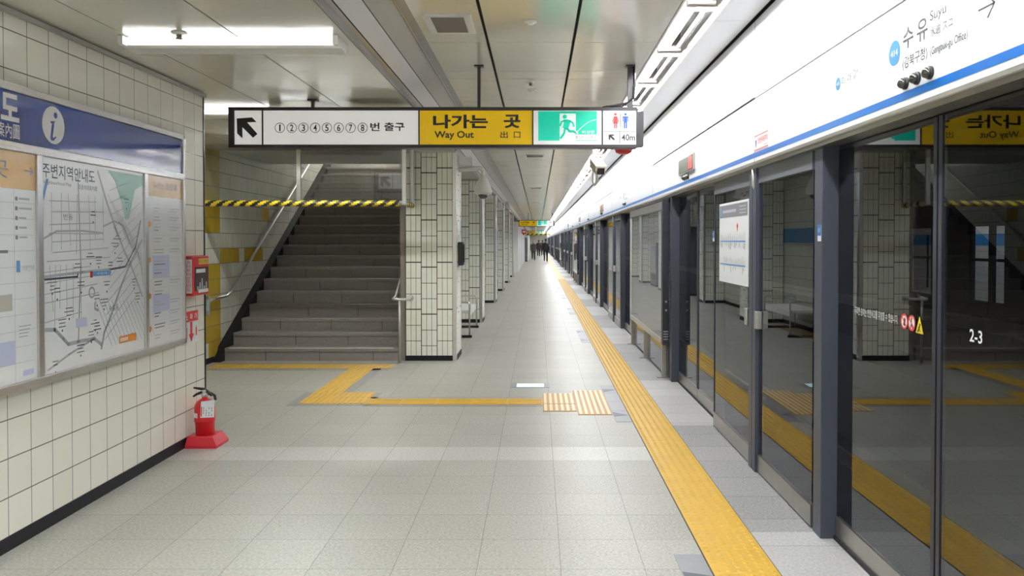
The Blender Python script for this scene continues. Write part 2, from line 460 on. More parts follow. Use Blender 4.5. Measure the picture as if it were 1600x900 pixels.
# ------------------------------------------------------------------ setting: floor, ceilings, walls
mb = MB()
mb.box(-4.6, 0.84, Y0, Y1, -0.3, 0.0)
mb.box(0.84, 1.17, Y0, Y1, -0.3, -0.004)
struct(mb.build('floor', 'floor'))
mb = MB()                                  # slabs between the tactile strip and the doors: pale before doors, grey between
edges = [(Y0, 1)]
y = Y0
for p in POSTS:
    a, b = p - 2.16, p + 0.1
    mb.box(1.17, 1.64, y, a, -0.3, 0.0, 1)
    mb.box(1.17, 1.64, a, b, -0.3, 0.0, 0)
    y = b
mb.box(1.17, 1.64, y, Y1, -0.3, 0.0, 1)
struct(mb.build('trim_1', ['edge light', 'edge dark']))
mb = MB(); mb.box(1.64, 12.5, Y0, Y1, -1.4, -1.2); mb.box(1.60, 1.68, Y0, Y1, -1.2, -0.02)
struct(mb.build('ground', 'concrete'), 'dark concrete bed of the tracks beyond the glass doors')
mb = MB()
for x in (2.4, 3.85, 5.9, 7.35): mb.box(x, x + 0.07, Y0, Y1, -1.2, -1.05)
struct(mb.build('trim_2', 'rail'))
mb = MB(); mb.box(4.4, 4.75, Y0, Y1, -1.2, 0.0)
struct(mb.build('trim_3', 'concrete'))

# ceilings as real panels with open joints
JY = [-9.0, -7.0, -5.86, -4.7, -3.56, -2.4, -1.26, -0.1, 1.05, 2.2, 3.35, 4.95, 6.11, 7.16, 7.48, 8.62]
while JY[-1] < Y1 - 1.2: JY.append(JY[-1] + (1.14 if len(JY) % 4 else 0.34))
JY.append(Y1)
mb = MB()
jx = [-0.84, -0.376, 0.270, 0.918]
for x0, x1 in zip(jx[:-1], jx[1:]):
    for a, b in zip(JY[:-1], JY[1:]):
        g = 0.009; gx = 0.011
        mb.box(x0 + gx, x1 - gx, a + g / 2, b - g / 2, ZC, ZC + 0.02)
mb.box(-0.86, 0.93, Y0, Y1, ZC + 0.022, ZC + 0.04, 1)
struct(mb.build('ceiling', ['ceil', 'gap']))
mb = MB()
jx = [-4.6, -4.34, -3.70, -3.06, -2.42, -1.775, -1.123]
jy = [-9.0, -6.2, -3.4, -0.6, 0.9, 2.35, 3.83, 5.3, 7.0, 8.4, 10.1]
for x0, x1 in zip(jx[:-1], jx[1:]):
    for a, b in zip(jy[:-1], jy[1:]):
        mb.box(x0 + 0.005, x1 - 0.005, a + 0.002, b - 0.002, ZL, ZL + 0.02)
mb.box(-4.6, -1.123, Y0, 10.1, ZL + 0.022, ZL + 0.04, 1)
mb.box(-4.6, -1.123, 10.12, 10.78, ZL, ZL + 0.04)
mb.box(-1.84, -1.123, 10.78, Y1, ZL, ZL + 0.04)
struct(mb.build('ceiling', ['ceil', 'gap']))
# sloped cove between the two ceilings
def slope(t): return (-1.123 + 0.2795 * t, 2.87 + 0.23 * t)
mb = MB()
mb.prism([(-1.123, 2.81), (-1.103, 2.81), slope(0), slope(0.0)][:3] + [(-1.123, 2.87)], 'Y', Y0, Y1, 0)
def cove(t0, t1, mi, d=0.0):
    a, b = slope(t0), slope(t1)
    nx, nz = 0.635, -0.772
    mb.prism([(a[0] + nx * d, a[1] + nz * d), (b[0] + nx * d, b[1] + nz * d), (b[0] - 0.03, b[1] + 0.03), (a[0] - 0.03, a[1] + 0.03)], 'Y', Y0, Y1, mi)
cove(0.0, 0.075, 4, 0.006); cove(0.075, 0.095, 3); cove(0.095, 0.44, 1); cove(0.44, 0.455, 3); cove(0.455, 0.85, 2); cove(0.85, 1.03, 4, 0.006); cove(0.855, 0.88, 5, 0.012)
struct(mb.build('trim_4', ['coveside', 'covestrip', 'covepanel', 'gap', 'dsteel', 'steel']))
# strip between the light trough and the fascia
mb = MB()
y = Y0
while y < Y1:
    b = min(y + 4.84, Y1)
    mb.prism([(1.2, ZC), (XH - 0.02, ZC + 0.0), (XH - 0.02, ZC + 0.03), (1.2, ZC + 0.03)], 'Y', y, b - 0.008)
    y = b
mb.box(1.19, XH + 0.4, Y0, Y1, ZC + 0.032, ZC + 0.05, 1)
struct(mb.build('trim_5', ['ceilwhite', 'gap']))

mb = MB(); mb.box(-3.0, XW, Y0, YWE, 0.0735, ZL + 0.03)
struct(mb.build('wall_left', 'wall'))
mb = MB(); mb.box(-3.0, XW + 0.006, Y0, YWE + 0.004, 0.0, 0.0735)
struct(mb.build('baseboard_left', 'base'))
mb = MB(); mb.box(XW - 0.01, XW + 0.022, Y0, YWE + 0.02, 2.775, 2.800); mb.box(XW - 0.012, XW + 0.006, YWE, YWE + 0.012, 0.0, 2.78, 1)
mb.box(XW - 0.012, XW + 0.003, YWE - 0.006, YWE + 0.012, 0, 2.78, 1)
struct(mb.build('trim_6', ['dsteel', 'black']))
mb = MB(); mb.box(-4.6, -2.98, YWE - 0.2, YWE, 0.0, ZL + 0.03)
struct(mb.build('wall_recess', 'endwall'))
# wall beside the stairs, with ochre tiles let in
cells = {}
def yel(r0, r1, c0, c1):
    for r in range(r0, r1):
        for c in range(c0, c1): cells[(r, c)] = 1
yel(0, 6, 0, 5); yel(8, 14, 0, 5); yel(6, 7, 5, 12); yel(6, 7, 14, 22); yel(0, 1, 1, 4); yel(9, 10, 22, 25)
cells.pop((0, 0), None)
mb = MB()
ymax, ncol, nrow = 19.0, 86, 23
mb.box(-4.6, XA, YWE, 10.42, 0.0, 4.8)
for r in range(nrow):
    z0, z1 = 0.07 + 0.205 * r, 0.07 + 0.205 * (r + 1)
    c = 0
    while c < ncol:
        e = c; k = cells.get((r, c), 0)
        while e < ncol and cells.get((r, e), 0) == k: e += 1
        mb.box(-4.6, XA, 10.42 + 0.1 * c, 10.42 + 0.1 * e, z0 if r else 0.0, z1, k)
        c = e
struct(mb.build('wall_stairs', ['stairwall', 'stairyellow']))
mb = MB(); mb.box(XA, XA + 0.012, YWE, YS - 0.12, 0, 0.075)
struct(mb.build('baseboard_stairs', 'base'))
mb = MB(); mb.box(-4.6, -1.75, 19.0, 19.15, 3.4, 6.6)
struct(mb.build('wall_landing', 'endwall'))
# raking ceiling over the stairs and the bulkhead over the screen
mb = MB()
sl = RISE / TREAD
mb.prism([(YS - 0.0, ZL + 0.03), (YS + 2.2, ZL + 0.03), (19.0, ZL + 0.03 + (19.0 - YS - 2.2) * sl), (19.0, ZL + 0.15 + (19.0 - YS - 2.2) * sl), (YS, ZL + 0.15)], 'X', -4.6, -1.75)
struct(mb.build('ceiling', 'covepanel'))
# wall behind the pillar row
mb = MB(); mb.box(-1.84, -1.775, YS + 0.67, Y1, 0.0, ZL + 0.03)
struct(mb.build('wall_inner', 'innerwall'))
mb = MB(); mb.box(-1.84, -1.774, YS + 0.02, YS + 0.668, 0.0, ZL)
struct(mb.build('trim_7', 'grille'))
mb = MB(); mb.box(-1.775, -1.765, YS + 0.67, Y1, 0, 0.07)
struct(mb.build('baseboard_inner', 'base'))
mb = MB(); mb.box(-4.6, 12.5, Y0 - 0.2, Y0, -1.4, 3.6)
struct(mb.build('wall_back', 'endwall'))
mb = MB(); mb.box(-4.6, 12.5, Y1, Y1 + 0.2, -1.4, 3.6)
struct(mb.build('wall_far', 'endwall'))
# across the tracks: dark screen with two openings and the lit wall behind it
XO = 9.3
wins = [(16.05, 17.35), (19.05, 20.25)]
mb = MB()
mb.box(XO, XO + 0.12, Y0, Y1, -1.2, 0.30); mb.box(XO, XO + 0.12, Y0, Y1, 1.96, 3.6)
ys = [Y0] + [q for w in wins for q in w] + [Y1]
for a, b in zip(ys[::2], ys[1::2]): mb.box(XO, XO + 0.12, a, b, 0.30, 1.96)
struct(mb.build('wall_opposite', 'darkpost'))
for i, (a, b) in enumerate(wins):
    mb = MB()
    mb.box(XO + 0.02, XO + 0.07, a, b, 0.30, 0.35); mb.box(XO + 0.02, XO + 0.07, a, b, 1.91, 1.96)
    mb.box(XO + 0.02, XO + 0.07, a, b, 1.18, 1.24)
    mb.box(XO + 0.02, XO + 0.07, a, a + 0.05, 0.35, 1.91); mb.box(XO + 0.02, XO + 0.07, b - 0.05, b, 0.35, 1.91)
    mb.box(XO + 0.01, XO + 0.07, a + 0.42, a + 0.60, 0.35, 1.91) if i == 0 else mb.box(XO - 0.03, XO, a + 0.12, a + 0.16, 0.5, 1.75)
    struct(mb.build('window_%d' % (i + 1), 'darkpost'))
mb = MB(); mb.box(12.0, 12.2, Y0, Y1, -0.2, 3.6)
struct(mb.build('wall_opposite_platform', 'oppwall'))
mb = MB(); mb.box(XO, 12.2, Y0, Y1, -0.3, 0.0)
struct(mb.build('floor', 'floor'))
mb = MB(); mb.box(1.66, 12.2, Y0, Y1, 3.6, 3.7)
struct(mb.build('ceiling', 'concrete'))
mb = MB(); mb.box(1.60, 1.72, Y0, Y1, 2.12, 3.7)
struct(mb.build('wall_track', 'darkpost'))

# ------------------------------------------------------------------ fascia above the doors
mb = MB()
mb.prism([(XH, 2.14), (XH + 0.012, 2.128), (1.62, 2.128), (1.62, 2.56), (XH, 2.56)], 'Y', Y0, Y1, 0)
seams = [p + 1.17 for p in POSTS] + [Y1]
y = Y0
for k, b in enumerate([q for q in seams if q > Y0]):
    mb.box(XH, 1.62, y + 0.003, b - 0.003, 2.578 if k % 2 == 0 else 2.569, ZC - 0.012, 0)
    y = b
mb.box(XH + 0.01, 1.6, Y0, Y1, 2.5, ZC + 0.02, 1)
for b in seams: mb.box(XH - 0.0008, XH + 0.001, b - 0.0025, b + 0.0025, 2.13, ZC - 0.012, 2)
mb.box(1.50, 1.60, Y0, Y1, 2.105, 2.128, 3)
hd = struct(mb.build('wall_right', ['header', 'gap', 'grey ink', 'kick']))
mb = MB(); mb.box(XH - 0.0012, XH + 0.002, Y0, Y1, 2.165, 2.198)
st = mb.build('stripe', 'stripe', hd)

FR = lambda y, z, d=0.0012, x=XH: (Vector((x - d, y, z)), -VY, VZ)      # lettering on faces that look towards -X
FL = lambda y, z, x: (Vector((x, y, z)), VY, VZ)                          # lettering on faces that look towards +X

# ------------------------------------------------------------------ platform light trough
def make_trough(y):
    t = thing('trough_light', 'lit fluorescent trough light', 'ceiling light', (1.06, y, ZC))
    L = 1.285
    mb = MB()
    mb.box(0.918, 1.2, y, y + L, ZC + 0.16, ZC + 0.165)
    mb.prism([(0.918, ZC), (0.924, ZC), (0.955, ZC + 0.16), (0.918, ZC + 0.165)], 'Y', y, y + L)
    mb.prism([(1.2, ZC), (1.194, ZC), (1.165, ZC + 0.16), (1.2, ZC + 0.165)], 'Y', y, y + L)
    mb.prism([(1.035, ZC + 0.16), (1.06, ZC + 0.06), (1.085, ZC + 0.16)], 'Y', y, y + L)
    mb.build('reflector', 'reflector', t)
    mb = MB(); mb.box(0.910, 0.924, y, y + L, ZC - 0.006, ZC + 0.006); mb.box(1.192, 1.206, y, y + L, ZC - 0.006, ZC + 0.006)
    mb.box(0.92, 1.196, y, y + 0.022, ZC - 0.006, ZC + 0.02)
    mb.build('frame', 'white', t)
    mb = MB(); mb.tube([(0.995, y + 0.04, ZC + 0.05), (0.995, y + L - 0.04, ZC + 0.05)], 0.016, 10)
    mb.build('tube', 'lamp', t)
    mb = MB(); mb.tube([(1.125, y + 0.04, ZC + 0.06), (1.125, y + L - 0.04, ZC + 0.06)], 0.014, 10)
    q = mb.build('tube', 'deadtube', t); q['label'] = 'unlit tube'
    for e in (y + 0.026, y + L - 0.045):
        mb = MB(); mb.prism([(0.972, ZC + 0.03), (1.148, ZC + 0.03), (1.148, ZC + 0.16), (0.972, ZC + 0.16)], 'Y', e, e + 0.03)
        mb.build('lamp_holder', 'grille', t)
    return t
ys0 = 5.26 - 1.285 * 11
t0 = None
k = 0
names = {0: 'lit trough light nearest the camera above the white fascia', 1: 'lit trough light directly in front of the hanging sign, white cross bar behind it', 2: 'lit trough light just beyond the top right end of the hanging sign'}
while ys0 + 1.285 * k < Y1 - 2:
    y = ys0 + 1.285 * k
    i = round((y - 5.26) / 1.285)
    if i < -1: lab = 'lit trough light of the ceiling row outside the frame'
    elif i == -1: lab = 'lit trough light at the top edge of the picture, over the white fascia'
    elif i == 0: lab = 'second lit trough light from the top edge, whole above the white fascia'
    elif i == 1: lab = 'lit trough light that ends behind the right end of the hanging sign'
    elif i < 6: lab = '%s lit trough light past the right end of the hanging sign, mostly hidden' % nth[i - 1]
    elif i < 12: lab = '%s lit trough light in the row beyond the cream camera' % nth[i - 5]
    else: lab = 'lit trough light far down the row, merged into one bright line'
    if t0 is None: t0 = make_trough(y); t0['label'] = lab; t0['group'] = 'lit trough lights along the platform edge'
    else: dup(t0, (1.06, y, ZC), lab, 'lit trough lights along the platform edge')
    k += 1

# ------------------------------------------------------------------ platform screen doors
def pane(mb, x, a, b, z0, z1, mi=0): mb.box(x, x + 0.012, a, b, z0, z1, mi)
def make_door(p):
    t = thing('platform_gate', 'door', 'sliding door', (1.6, p, 0), 'glass sliding doors along the platform edge')
    mb = MB(); mb.cbox(1.52, 1.61, p, p + 0.12, 0.0, 2.13, 0.004)
    mb.build('post', 'post', t)
    for a, b in ((p - 2.15, p - 1.087), (p - 1.073, p - 0.01)):
        mb = MB(); pane(mb, 1.605, a + 0.0, b - 0.0, 0.125, 2.10)
        lf = mb.build('door_leaf', 'psdglass', t)
        mb = MB(); mb.box(1.600, 1.622, a, b, 0.02, 0.125)
        q = mb.build('kick_plate', 'kick', lf)
        mb = MB(); mb.box(1.600, 1.622, (b - 0.028) if b < p - 1 else a, b if b < p - 1 else a + 0.028, 0.125, 2.10)
        mb.build('stile', 'darkpost', lf)
    mb = MB(); mb.box(1.59, 1.64, p - 2.16, p, 0.0, 0.02)
    mb.build('threshold', 'rubber', t)
    return t
d0 = None
for i, p in enumerate(POSTS):
    if i == 0: lab = 'glass sliding door of the near row outside the frame'
    elif i == 1: lab = 'dark glass sliding door nearest, marked 2-3, beside the big post'
    elif i == 2: lab = 'second glass sliding door, under the first red display, before the advert panel'
    elif i == 3: lab = 'third glass sliding door, mostly hidden behind the tall advert panel'
    elif i < 11: lab = '%s glass sliding door along the platform counting from the nearest, marked 2-3' % nth[i]
    else: lab = 'far glass sliding door seen as a sliver beyond the tenth one'
    if d0 is None: d0 = make_door(p); d0['label'] = lab
    else: dup(d0, (1.6, p, 0), lab)

def make_fixed(p):
    a, b = p + 0.165, p + 2.65
    t = thing('emergency_gate', 'x', 'glass door', (1.53, p, 0), 'double glass emergency doors between the sliding doors')
    m = p + 1.34
    for q, r, s in ((a, m - 0.085, -1), (m + 0.085, b, 1)):
        mb = MB(); pane(mb, 1.53, q, r, 0.125, 2.0)
        lf = mb.build('door_leaf', 'psdglass', t)
        mb = MB(); mb.box(1.522, 1.55, q, r, 0.01, 0.125); mb.build('kick_plate', 'kick', lf)
        y = r - 0.05 if s < 0 else q + 0.05
        mb = MB(); mb.cbox(1.49, 1.53, y - 0.03, y + 0.03, 1.00, 1.12, 0.006); mb.build('handle', 'steel', lf)
    mb = MB(); mb.box(1.505, 1.56, m - 0.085, m - 0.006, 0.0, 2.105); mb.box(1.505, 1.56, m + 0.006, m + 0.085, 0.0, 2.105); mb.box(1.515, 1.55, m - 0.006, m + 0.006, 0, 2.105, 1)
    mb.build('mullion', ['post', 'gap'], t)
    mb = MB(); mb.box(1.522, 1.56, a, b, 2.0, 2.105)
    mb.build('transom', 'machine', t)
    mb = MB(); mb.box(1.525, 1.62, b - 0.012, b + 0.012, 0.0, 2.105)
    mb.build('end_frame', 'darkpost', t)
    mb = MB(); mb.tube([(1.50, m - 0.03, 2.10), (1.50, m - 0.03, 1.99), (1.515, m - 0.03, 1.965)], 0.012, 8)
    mb.build('closer_arm', 'dsteel', t)
    return t
e0 = None
for i, p in enumerate(POSTS):
    if wide_gap(p): continue
    if i == 0: lab = 'double glass emergency door outside the frame at the right'
    elif i == 1: lab = 'double glass emergency door nearest, with white line map poster on it'
    elif i < 11: lab = 'double glass emergency door just beyond the %s sliding door' % nth[i]
    else: lab = 'far double glass emergency door seen as a sliver beyond the tenth sliding door'
    if e0 is None: e0 = make_fixed(p); e0['label'] = lab
    else: dup(e0, (1.53, p, 0), lab)

def make_advert(p):
    a, b = p + 0.272, p + 3.42
    t = thing('advert_panel', 'tall', 'advert panel', (1.5, p, 0), 'tall glass advert panels between the cars')
    mb = MB(); mb.box(1.47, 1.56, a, b, 0.47, 1.96); mb.build('print', 'paper', t)
    mb = MB(); pane(mb, 1.452, a + 0.02, b - 0.02, 0.46, 1.97); mb.build('cover_glass', 'adglass', t)
    mb = MB()
    mb.box(1.44, 1.57, a, b, 1.97, 2.06); mb.box(1.44, 1.57, a, b, 0.40, 0.46); mb.box(1.44, 1.57, b - 0.03, b, 0.46, 1.97)
    mb.build('frame', 'steel', t)
    mb = MB(); mb.cbox(1.445, 1.52, a - 0.10, a + 0.012, 0.40, 2.08, 0.004)
    ep = mb.build('end_panel', 'darkpost', t)
    mb = MB()
    for z in (0.46, 0.49, 0.52, 0.55): mb.box(1.455, 1.51, a - 0.104, a - 0.099, z, z + 0.012)
    for z in (0.80, 0.90): mb.lathe([(0.014, 0), (0.014, 0.006)], (1.485, a - 0.1, z), (0, -1, 0), 12)
    mb.build('vent', 'machineface', ep)
    for y in (a + 0.02, a + 1.62, b - 0.05):
        mb = MB()
        mb.box(1.455, 1.52, y - 0.02, y + 0.02, 0.0, 0.40)
        mb.box(1.40, 1.53, y - 0.03, y + 0.03, 0.0, 0.012)
        mb.build('leg', 'kick', t)
    mb = MB(); pane(mb, 1.50, a, b, 0.03, 0.40); mb.build('lower_glass', 'psdglass', t)
    mb = MB(); mb.box(1.53, 1.60, a, b, 0.0, 2.105); mb.build('back_panel', 'machine', t)
    return t
a0 = None
for i, p in enumerate(POSTS):
    if not wide_gap(p): continue
    lab = 'tall glass fronted advert panel on steel feet, nearest on the right' if a0 is None else ('second glass advert panel, a narrow glimpse past the sixth sliding door' if i < 8 else 'far glass advert panel seen as a sliver beyond the tenth sliding door')
    if a0 is None: a0 = make_advert(p); a0['label'] = lab
    else: dup(a0, (1.5, p, 0), lab)

# markings on the nearest door
t = thing('door_decal', 'white safety lettering and red, yellow pictograms on the nearest dark glass door', 'decal', (1.604, 3.6, 1.25))
fr = FR(0, 0, 0.003, 1.605)
mb = MB(); mb.text(fr, '무리한 승차는 안전사고를 유발할 수 있습니다.', -4.07, -3.58, 1.232, 1.272); mb.build('lettering', 'papermatt', t)
mb = MB()
for y in (3.517, 3.448):
    mb.disc(fr, -y, 1.25, 0.034, 1); mb.ring((fr[0] - VX * 0.0006, fr[1], fr[2]), -y, 1.25, 0.026, 0.034, 0)
f2 = (fr[0] - VX * 0.0006, fr[1], fr[2])
mb.art(f2, [(-3.527, 1.235), (-3.508, 1.228), (-3.505, 1.262), (-3.518, 1.268)], 2)
mb.disc(f2, -3.448, 1.268, 0.006, 2); mb.line(f2, [(-3.448, 1.262), (-3.449, 1.245), (-3.458, 1.228)], 0.007, 2); mb.line(f2, [(-3.449, 1.247), (-3.438, 1.228)], 0.007, 2)
f3 = (fr[0] - VX * 0.0012, fr[1], fr[2])
mb.line(f3, [(-3.541, 1.272), (-3.493, 1.228)], 0.006, 0); mb.line(f3, [(-3.472, 1.272), (-3.424, 1.228)], 0.006, 0)
mb.art(fr, [(-3.412, 1.213), (-3.342, 1.213), (-3.377, 1.285)], 3)
mb.disc(f2, -3.372, 1.25, 0.006, 2); mb.line(f2, [(-3.374, 1.244), (-3.382, 1.23), (-3.392, 1.22)], 0.008, 2); mb.line(f2, [(-3.388, 1.240), (-3.37, 1.222)], 0.005, 2)
mb.build('pictogram', ['redink', 'papermatt', 'ink', 'hazy'], t)
mb = MB(); mb.text(fr, '2-3', -2.985, -2.90, 1.229, 1.276, bold=0.012)
tag(mb.build('door_number', 'papermatt'), 'white number 2-3 on the nearest dark glass door', 'number')

# paper map on the emergency door
t = thing('line_map_poster', 'white paper line map stuck on the nearest glass emergency door', 'poster', (1.528, 6.3, 1.6))
mb = MB(); mb.box(1.526, 1.530, 5.84, 6.77, 1.268, 1.908); mb.build('sheet', 'papermatt', t)
fr = FR(0, 0, 0.001, 1.526); f2 = FR(0, 0, 0.002, 1.526)
mb = MB(); mb.rect(fr, -6.75, -5.86, 1.79, 1.89, 0); mb.disc(f2, -6.70, 1.84, 0.025, 1, ry=0.035)
for k in range(3): mb.rect(f2, -6.1, -5.9, 1.81 + 0.025 * k, 1.818 + 0.025 * k, 4)
mb.rect(f2, -6.64, -6.2, 1.828, 1.85, 4)
for z in (1.60, 1.415):
    mb.rect(fr, -6.73, -5.92, z - 0.006, z + 0.006, 1)
    for k in range(26):
        y = -6.72 + k * 0.031; h = random.uniform(0.02, 0.06)
        if z > 1.5 or k > 3: mb.rect(fr, y, y + 0.008, z + 0.012, z + 0.012 + h, 2)
        if random.random() < 0.4: mb.rect(fr, y, y + 0.01, z - 0.012 - h * 0.9, z - 0.012, 3)
mb.art(fr, [(-6.16, 1.665), (-6.135, 1.72), (-6.16, 1.745), (-6.185, 1.72)], 5)
mb.build('print', ['grey ink', 'mapblue', 'pale ink', 'grey ink', 'pale ink', 'redink'], t)
for y, w in ((4.315, 'blue and white sticker on the near grey door post'), (6.96, 'blue and white sticker at the far edge of the glass emergency door')):
    mb = MB(); f = FR(y, 1.67, 0.0, 1.517 if y < 5 else 1.525)
    mb.box(f[0].x - 0.002, f[0].x + 0.001, y, y + 0.05, 1.60, 1.69, 1); mb.box(f[0].x - 0.003, f[0].x - 0.001, y, y + 0.05, 1.63, 1.69, 0)
    mb.text((Vector((f[0].x - 0.0036, 0, 0)), -VY, VZ), '비상문', -(y + 0.044), -(y + 0.006), 1.648, 1.672, 1)
    tag(mb.build('sticker', ['stripe', 'papermatt']), w, 'sticker')

# ------------------------------------------------------------------ things on the fascia
def station_sign(dy, lab, near):
    t = thing('station_sign', lab, 'station sign', (XH, 3.1 + dy, 2.37), 'station name signs on the white fascia')
    f = FR(dy, 0); f2 = FR(dy, 0, 0.002)
    mb = MB(); mb.disc(f, -3.334, 2.374, 0.0515, 0); mb.text(f2, '414', -3.366, -3.302, 2.361, 2.387, 1, bold=0.02)
    mb.build('badge', [BADGE, 'papermatt'], t)
    mb = MB(); mb.text(f, '수', -3.256, -3.168, 2.366, 2.45, 0, bold=0.01); mb.text(f, '유', -3.138, -3.052, 2.366, 2.45, 0, bold=0.01)
    mb.text(f, '(강북구청)', -3.258, -3.053, 2.283, 2.338, 0)
    mb.text(f, 'Suyu', -3.035, -2.915, 2.412, 2.460, 1); mb.text(f, '(Gangbuk-gu Office)', -3.03, -2.768, 2.286, 2.324, 1)
    mb.text(f, '水逾 スユ', -3.03, -2.865, 2.362, 2.398, 2)
    mb.line(f, [(-2.70, 2.368), (-2.61, 2.368)], 0.006, 1); mb.line(f, [(-2.645, 2.405), (-2.607, 2.368), (-2.645, 2.331)], 0.007, 1)
    mb.build('lettering', ['ink', 'ink', 'letterpale'], t)
    t = thing('station_sign', lab.replace('large', 'small').replace('Suyu station name', 'previous station name'), 'station sign', (XH, 3.9 + dy, 2.37), 'small previous station names on the white fascia')
    mb = MB(); mb.disc(f, -3.957, 2.369, 0.031, 0); mb.text(f2, '415', -3.975, -3.939, 2.361, 2.377, 1, bold=0.02)
    mb.build('badge', [BADGE, 'papermatt'], t)
    mb = MB(); mb.text(f, '미 아', -3.91, -3.79, 2.352, 2.392); mb.text(f, 'Mia', -3.765, -3.715, 2.378, 2.398); mb.text(f, '彌阿 ミア', -3.765, -3.68, 2.352, 2.370)
    mb.build('lettering', 'ink', t)
M['letterpale'] = mat('faded lettering', (0.07, 0.07, 0.08), 0.5)
M['badge'] = mat('sky blue badge', (0.03, 0.24, 0.50), 0.3); BADGE = 'badge'
def lamps(dy, lab):
    for k, y in enumerate((3.228, 3.128, 3.026)):
        t = thing('indicator_lamp', ('leftmost', 'middle', 'rightmost')[k] + lab, 'indicator lamp', (XH, y + dy, 2.23), 'dark round indicator lamps on the fascia')
        mb = MB(); mb.lathe([(0.025, 0), (0.025, 0.010), (0.022, 0.012)], (XH, y + dy, 2.23), (-1, 0, 0), 20); mb.build('collar', 'black', t)
        mb = MB(); mb.lathe([(0.022, 0.010), (0.0215, 0.018), (0.018, 0.027), (0.011, 0.033), (0.001, 0.035)], (XH, y + dy, 2.23), (-1, 0, 0), 20); mb.build('lens', 'bronze', t)
def display(p, lab):
    t = thing('led_display', lab, 'display', (XH, p - 1.2, 2.35), 'red lit displays on the white fascia')
    a, b = p - 1.60, p - 0.82
    mb = MB(); mb.cbox(XH - 0.02, XH, a, b, 2.27, 2.43, 0.005); mb.build('casing', 'dsteel', t)
    mb = MB(); mb.box(XH - 0.022, XH - 0.019, a + 0.02, b - 0.02, 2.285, 2.415); sc = mb.build('screen', 'led', t)
    f = FR(0, 0, 0.0235)
    mb = MB(); mb.rect(f, -(a + 0.22), -(a + 0.03), 2.29, 2.41); mb.build('lit_field', 'ledred', t)
doors = POSTS[1:]
for i, p in enumerate(doors):
    dy = p - 4.31
    if p > 45: break
    far = ['', 'nearest', 'second', 'third', 'fourth', 'fifth', 'sixth', 'seventh', 'eighth', 'ninth', 'tenth'][i + 1]
    where = {0: ' of three dark round lamps under the large station name', 1: ' of three dark round lamps under the first red display',
             2: ' of three dark round lamps past the advert panel, under a faint station name'}.get(i, ' of three tiny round lamps far along the fascia, over the %s door' % far)
    lamps(dy, where)
    if i % 2 == 0:
        station_sign(dy, 'large Suyu station name with blue 414 badge, nearest on the white fascia' if i == 0 else 'large Suyu station name over the %s sliding door, seen at a slant' % far, i == 0)
    else:
        display(p, 'dark display with lit red end, nearest on the white fascia' if i == 1 else 'tiny red display over the %s sliding door' % far)
t = thing('fascia_sticker', 'white sticker with red border and red lettering above the blue stripe', 'sticker', (XH, 5.31, 2.257))
mb = MB(); mb.box(XH - 0.002, XH, 5.144, 5.475, 2.205, 2.312); mb.build('backing', 'papermatt', t)
f = FR(0, 0, 0.003)
mb = MB(); mb.rect(f, -5.47, -5.15, 2.302, 2.308, 0); mb.rect(f, -5.47, -5.15, 2.209, 2.215, 0); mb.text(f, '안전문작동주의', -5.39, -5.16, 2.248, 2.288, 0, bold=0.015); mb.text(f, '4호선', -5.24, -5.16, 2.222, 2.236, 1)
mb.disc(f, -5.43, 2.265, 0.016, 1); mb.art(f, [(-5.445, 2.25), (-5.415, 2.25), (-5.43, 2.222)], 1)
mb.build('lettering', ['redink', 'blueink'], t)

# ------------------------------------------------------------------ tactile paving, floor plates and floor light
mb = MB()
x0, x1 = 0.847, 1.164
mb.box(0.840, 1.170, Y0, Y1, -0.02, 0.001, 1)
y = 4.455 - 0.3 * 15
while y < Y1:
    mb.box(x0, x1, y + 0.0015, min(y + 0.2985, Y1), -0.01, 0.004, 0); y += 0.3
def dome(mb, x, y, z, r, mi=0):
    n = 8; vs = [(x + r * math.cos(2 * PI * k / n), y + r * math.sin(2 * PI * k / n), z) for k in range(n)] + [(x + r * .55 * math.cos(2 * PI * k / n), y + r * .55 * math.sin(2 * PI * k / n), z + 0.005) for k in range(n)]
    mb.add(vs, [(k, (k + 1) % n, n + (k + 1) % n, n + k) for k in range(n)] + [tuple(range(n, 2 * n))], mi)
y = 2.4
while y < 34:
    for k in range(6): dome(mb, x0 + 0.0265 + k * 0.0528, y + 0.025, 0.004, 0.014)
    y += 0.05
tag(mb.build('tactile_strip', ['tactile', 'rubber']), 'long yellow tactile strip with raised dots along the platform edge', 'tactile paving')
def bars_tile(mb, xa, xb, ya, yb, along, n, mi0=0, mi1=1, frac=0.5):
    mb.box(xa, xb, ya, yb, -0.01, 0.004, mi0)
    for k in range(n):
        if along == 'Y':
            w = (xb - xa) / n; c = xa + w * (k + 0.5); mb.box(c - w * frac / 2, c + w * frac / 2, ya + 0.008, yb - 0.008, 0.004, 0.008, mi1)
        else:
            w = (yb - ya) / n; c = ya + w * (k + 0.5); mb.box(xa + 0.008, xb - 0.008, c - w * frac / 2, c + w * frac / 2, 0.004, 0.008, mi1)
mb = MB()                                                              # guiding path from the stairs to the second door
mb.box(-4.2, -1.86, 9.98, 10.56, -0.02, 0.002, 2)
x = -4.17
while x < -1.9:
    bars_tile(mb, x, min(x + 0.297, -1.85), 10.11, 10.44, 'Y', 6, 0, 1); x += 0.3
mb.box(-2.07, -1.96, 8.45, 10.1, -0.02, 0.002, 2)
for k in range(6):
    ya = 8.50 + 0.268 * k
    mb.box(-2.36, -2.06, ya, ya + 0.265, -0.01, 0.004, 0)
    for i in range(4):
        for j in range(4): dome(mb, -2.32 + 0.075 * i, ya + 0.035 + 0.066 * j, 0.004, 0.015, 1)
mb.box(-2.45, -1.64, 7.83, 8.5, -0.02, 0.002, 2)
for xa in (-2.36, -2.03):
    for ya in (7.90, 8.20): bars_tile(mb, xa, xa + 0.325, ya, ya + 0.297, 'Y', 6, 0, 1)
